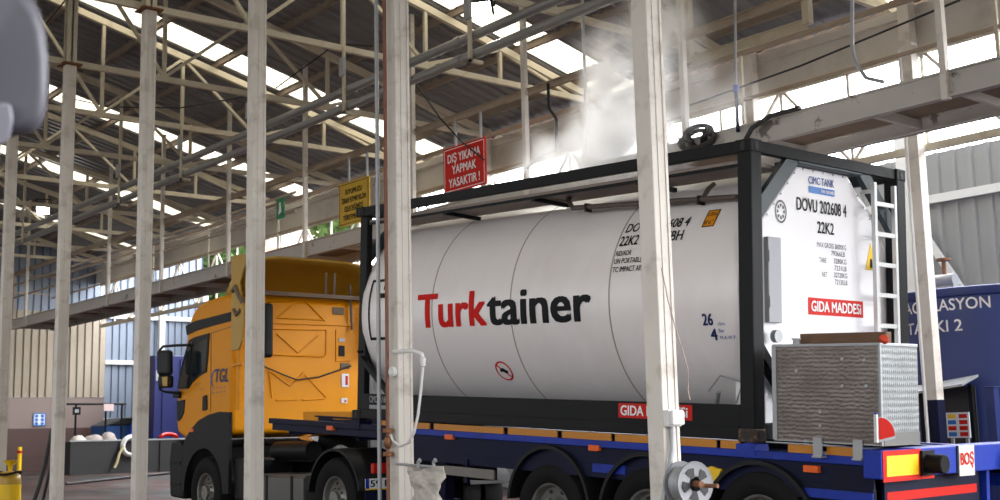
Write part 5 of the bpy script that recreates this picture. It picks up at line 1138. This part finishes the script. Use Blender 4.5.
for px, py, dist, l in ((212, 270, 110, 'pale town house with a red roof far beyond the walkway'), (228, 278, 90, 'nearer pale house over the end of the grey wall'), (283, 232, 120, 'distant house with pinkish roof seen through the lattice openings'), (325, 222, 165, 'distant pale block seen behind the yellow notice board')):
    q = CAM_P + (CAM_R @ Vector(((px-500)/FPX, -(py-250)/FPX, -1.0))) * dist
    house(q.x, q.y, 9, 8, q.z, l, 4)
def tree(px, py, dist, r_, label):
    q = CAM_P + (CAM_R @ Vector(((px-500)/FPX, -(py-250)/FPX, -1.0))) * dist; t = thing('town_tree', label, 'tree', (q.x, q.y, 0)); rn = random.Random(int(px))
    mb = MB(); mb.keep = True
    for i in range(900):
        d = Vector((rn.gauss(0,1), rn.gauss(0,1), rn.gauss(0,0.8))).normalized() * r_ * rn.uniform(0.55, 1.0); c = q + d; a = Vector((rn.uniform(-1,1), rn.uniform(-1,1), rn.uniform(-1,1))).normalized()*0.35; b = a.orthogonal().normalized()*0.25
        mb.add([c-a, c+b, c+a, c-b], [(0,1,2,3)])
    obj('foliage', mb, M['leaf'], t); obj('trunk', MB().cyl((q.x, q.y, 0), (q.x, q.y, q.z), 0.3, 0.15, 10), M['wood'], t)
tree(222, 262, 80, 2.2, 'green tree above the end of the grey wall, left of the cab roof'); tree(226, 292, 70, 1.6, 'small green tree low beside the cab roof'); tree(330, 213, 100, 2.6, 'dark green tree beyond the lattice girder')

# ------------------------------------------------------------------ steam
sc_ = at(640, 110, 'y', 2.2)
mb = MB().box(sc_.x-2.6, 1.3, 3.9, sc_.x+2.0, 3.4, 6.9)
sm = bpy.data.materials.new('steam'); sm.use_nodes = True; t = sm.node_tree; N = t.nodes; L = t.links; N.clear()
o_ = N.new('ShaderNodeOutputMaterial'); vp = N.new('ShaderNodeVolumePrincipled'); L.new(vp.outputs[0], o_.inputs['Volume'])
vp.inputs['Color'].default_value = (0.99, 0.99, 0.99, 1); vp.inputs['Anisotropy'].default_value = 0.65
geo = N.new('ShaderNodeNewGeometry')
nz = N.new('ShaderNodeTexNoise'); nz.inputs['Scale'].default_value = 2.0; nz.inputs['Detail'].default_value = 8; nz.inputs['Roughness'].default_value = 0.62; nz.inputs['Distortion'].default_value = 0.6
L.new(geo.outputs['Position'], nz.inputs['Vector'])
tot = None
for px, py, r_, s_ in ((600,152,0.72,1.0),(622,112,0.70,1.5),(570,160,0.6,0.7),(640,150,0.7,1.2),(628,82,0.68,1.3),(603,52,0.5,0.55),(640,40,0.62,0.9),(655,10,0.6,0.7),(690,75,0.45,0.16),(698,115,0.5,0.2),(735,95,0.5,0.08),(680,25,0.5,0.25),(540,160,0.5,0.4),(660,160,0.5,0.9)):
    q = at(px, py, 'y', 2.2)
    ds = N.new('ShaderNodeVectorMath'); ds.operation = 'DISTANCE'; L.new(geo.outputs['Position'], ds.inputs[0]); ds.inputs[1].default_value = q
    mr = N.new('ShaderNodeMapRange'); mr.interpolation_type = 'SMOOTHSTEP'; mr.inputs[1].default_value = 0.0; mr.inputs[2].default_value = r_; mr.inputs[3].default_value = s_; mr.inputs[4].default_value = 0; L.new(ds.outputs['Value'], mr.inputs[0])
    if tot is None: tot = mr.outputs[0]
    else:
        ad = N.new('ShaderNodeMath'); ad.operation = 'ADD'; L.new(tot, ad.inputs[0]); L.new(mr.outputs[0], ad.inputs[1]); tot = ad.outputs[0]
nr = N.new('ShaderNodeMapRange'); nr.inputs[1].default_value = 0.42; nr.inputs[2].default_value = 0.62; nr.inputs[3].default_value = 0.01; nr.inputs[4].default_value = 1.0; L.new(nz.outputs[0], nr.inputs[0])
mu = N.new('ShaderNodeMath'); mu.operation = 'MULTIPLY'; L.new(tot, mu.inputs[0]); L.new(nr.outputs[0], mu.inputs[1])
m3 = N.new('ShaderNodeMath'); m3.operation = 'MULTIPLY'; L.new(mu.outputs[0], m3.inputs[0]); m3.inputs[1].default_value = 9.0; L.new(m3.outputs[0], vp.inputs['Density'])
st = obj('steam_plume', mb, sm); setp(st, 'white steam rising above the tank behind the bright column', 'steam', kind='stuff')
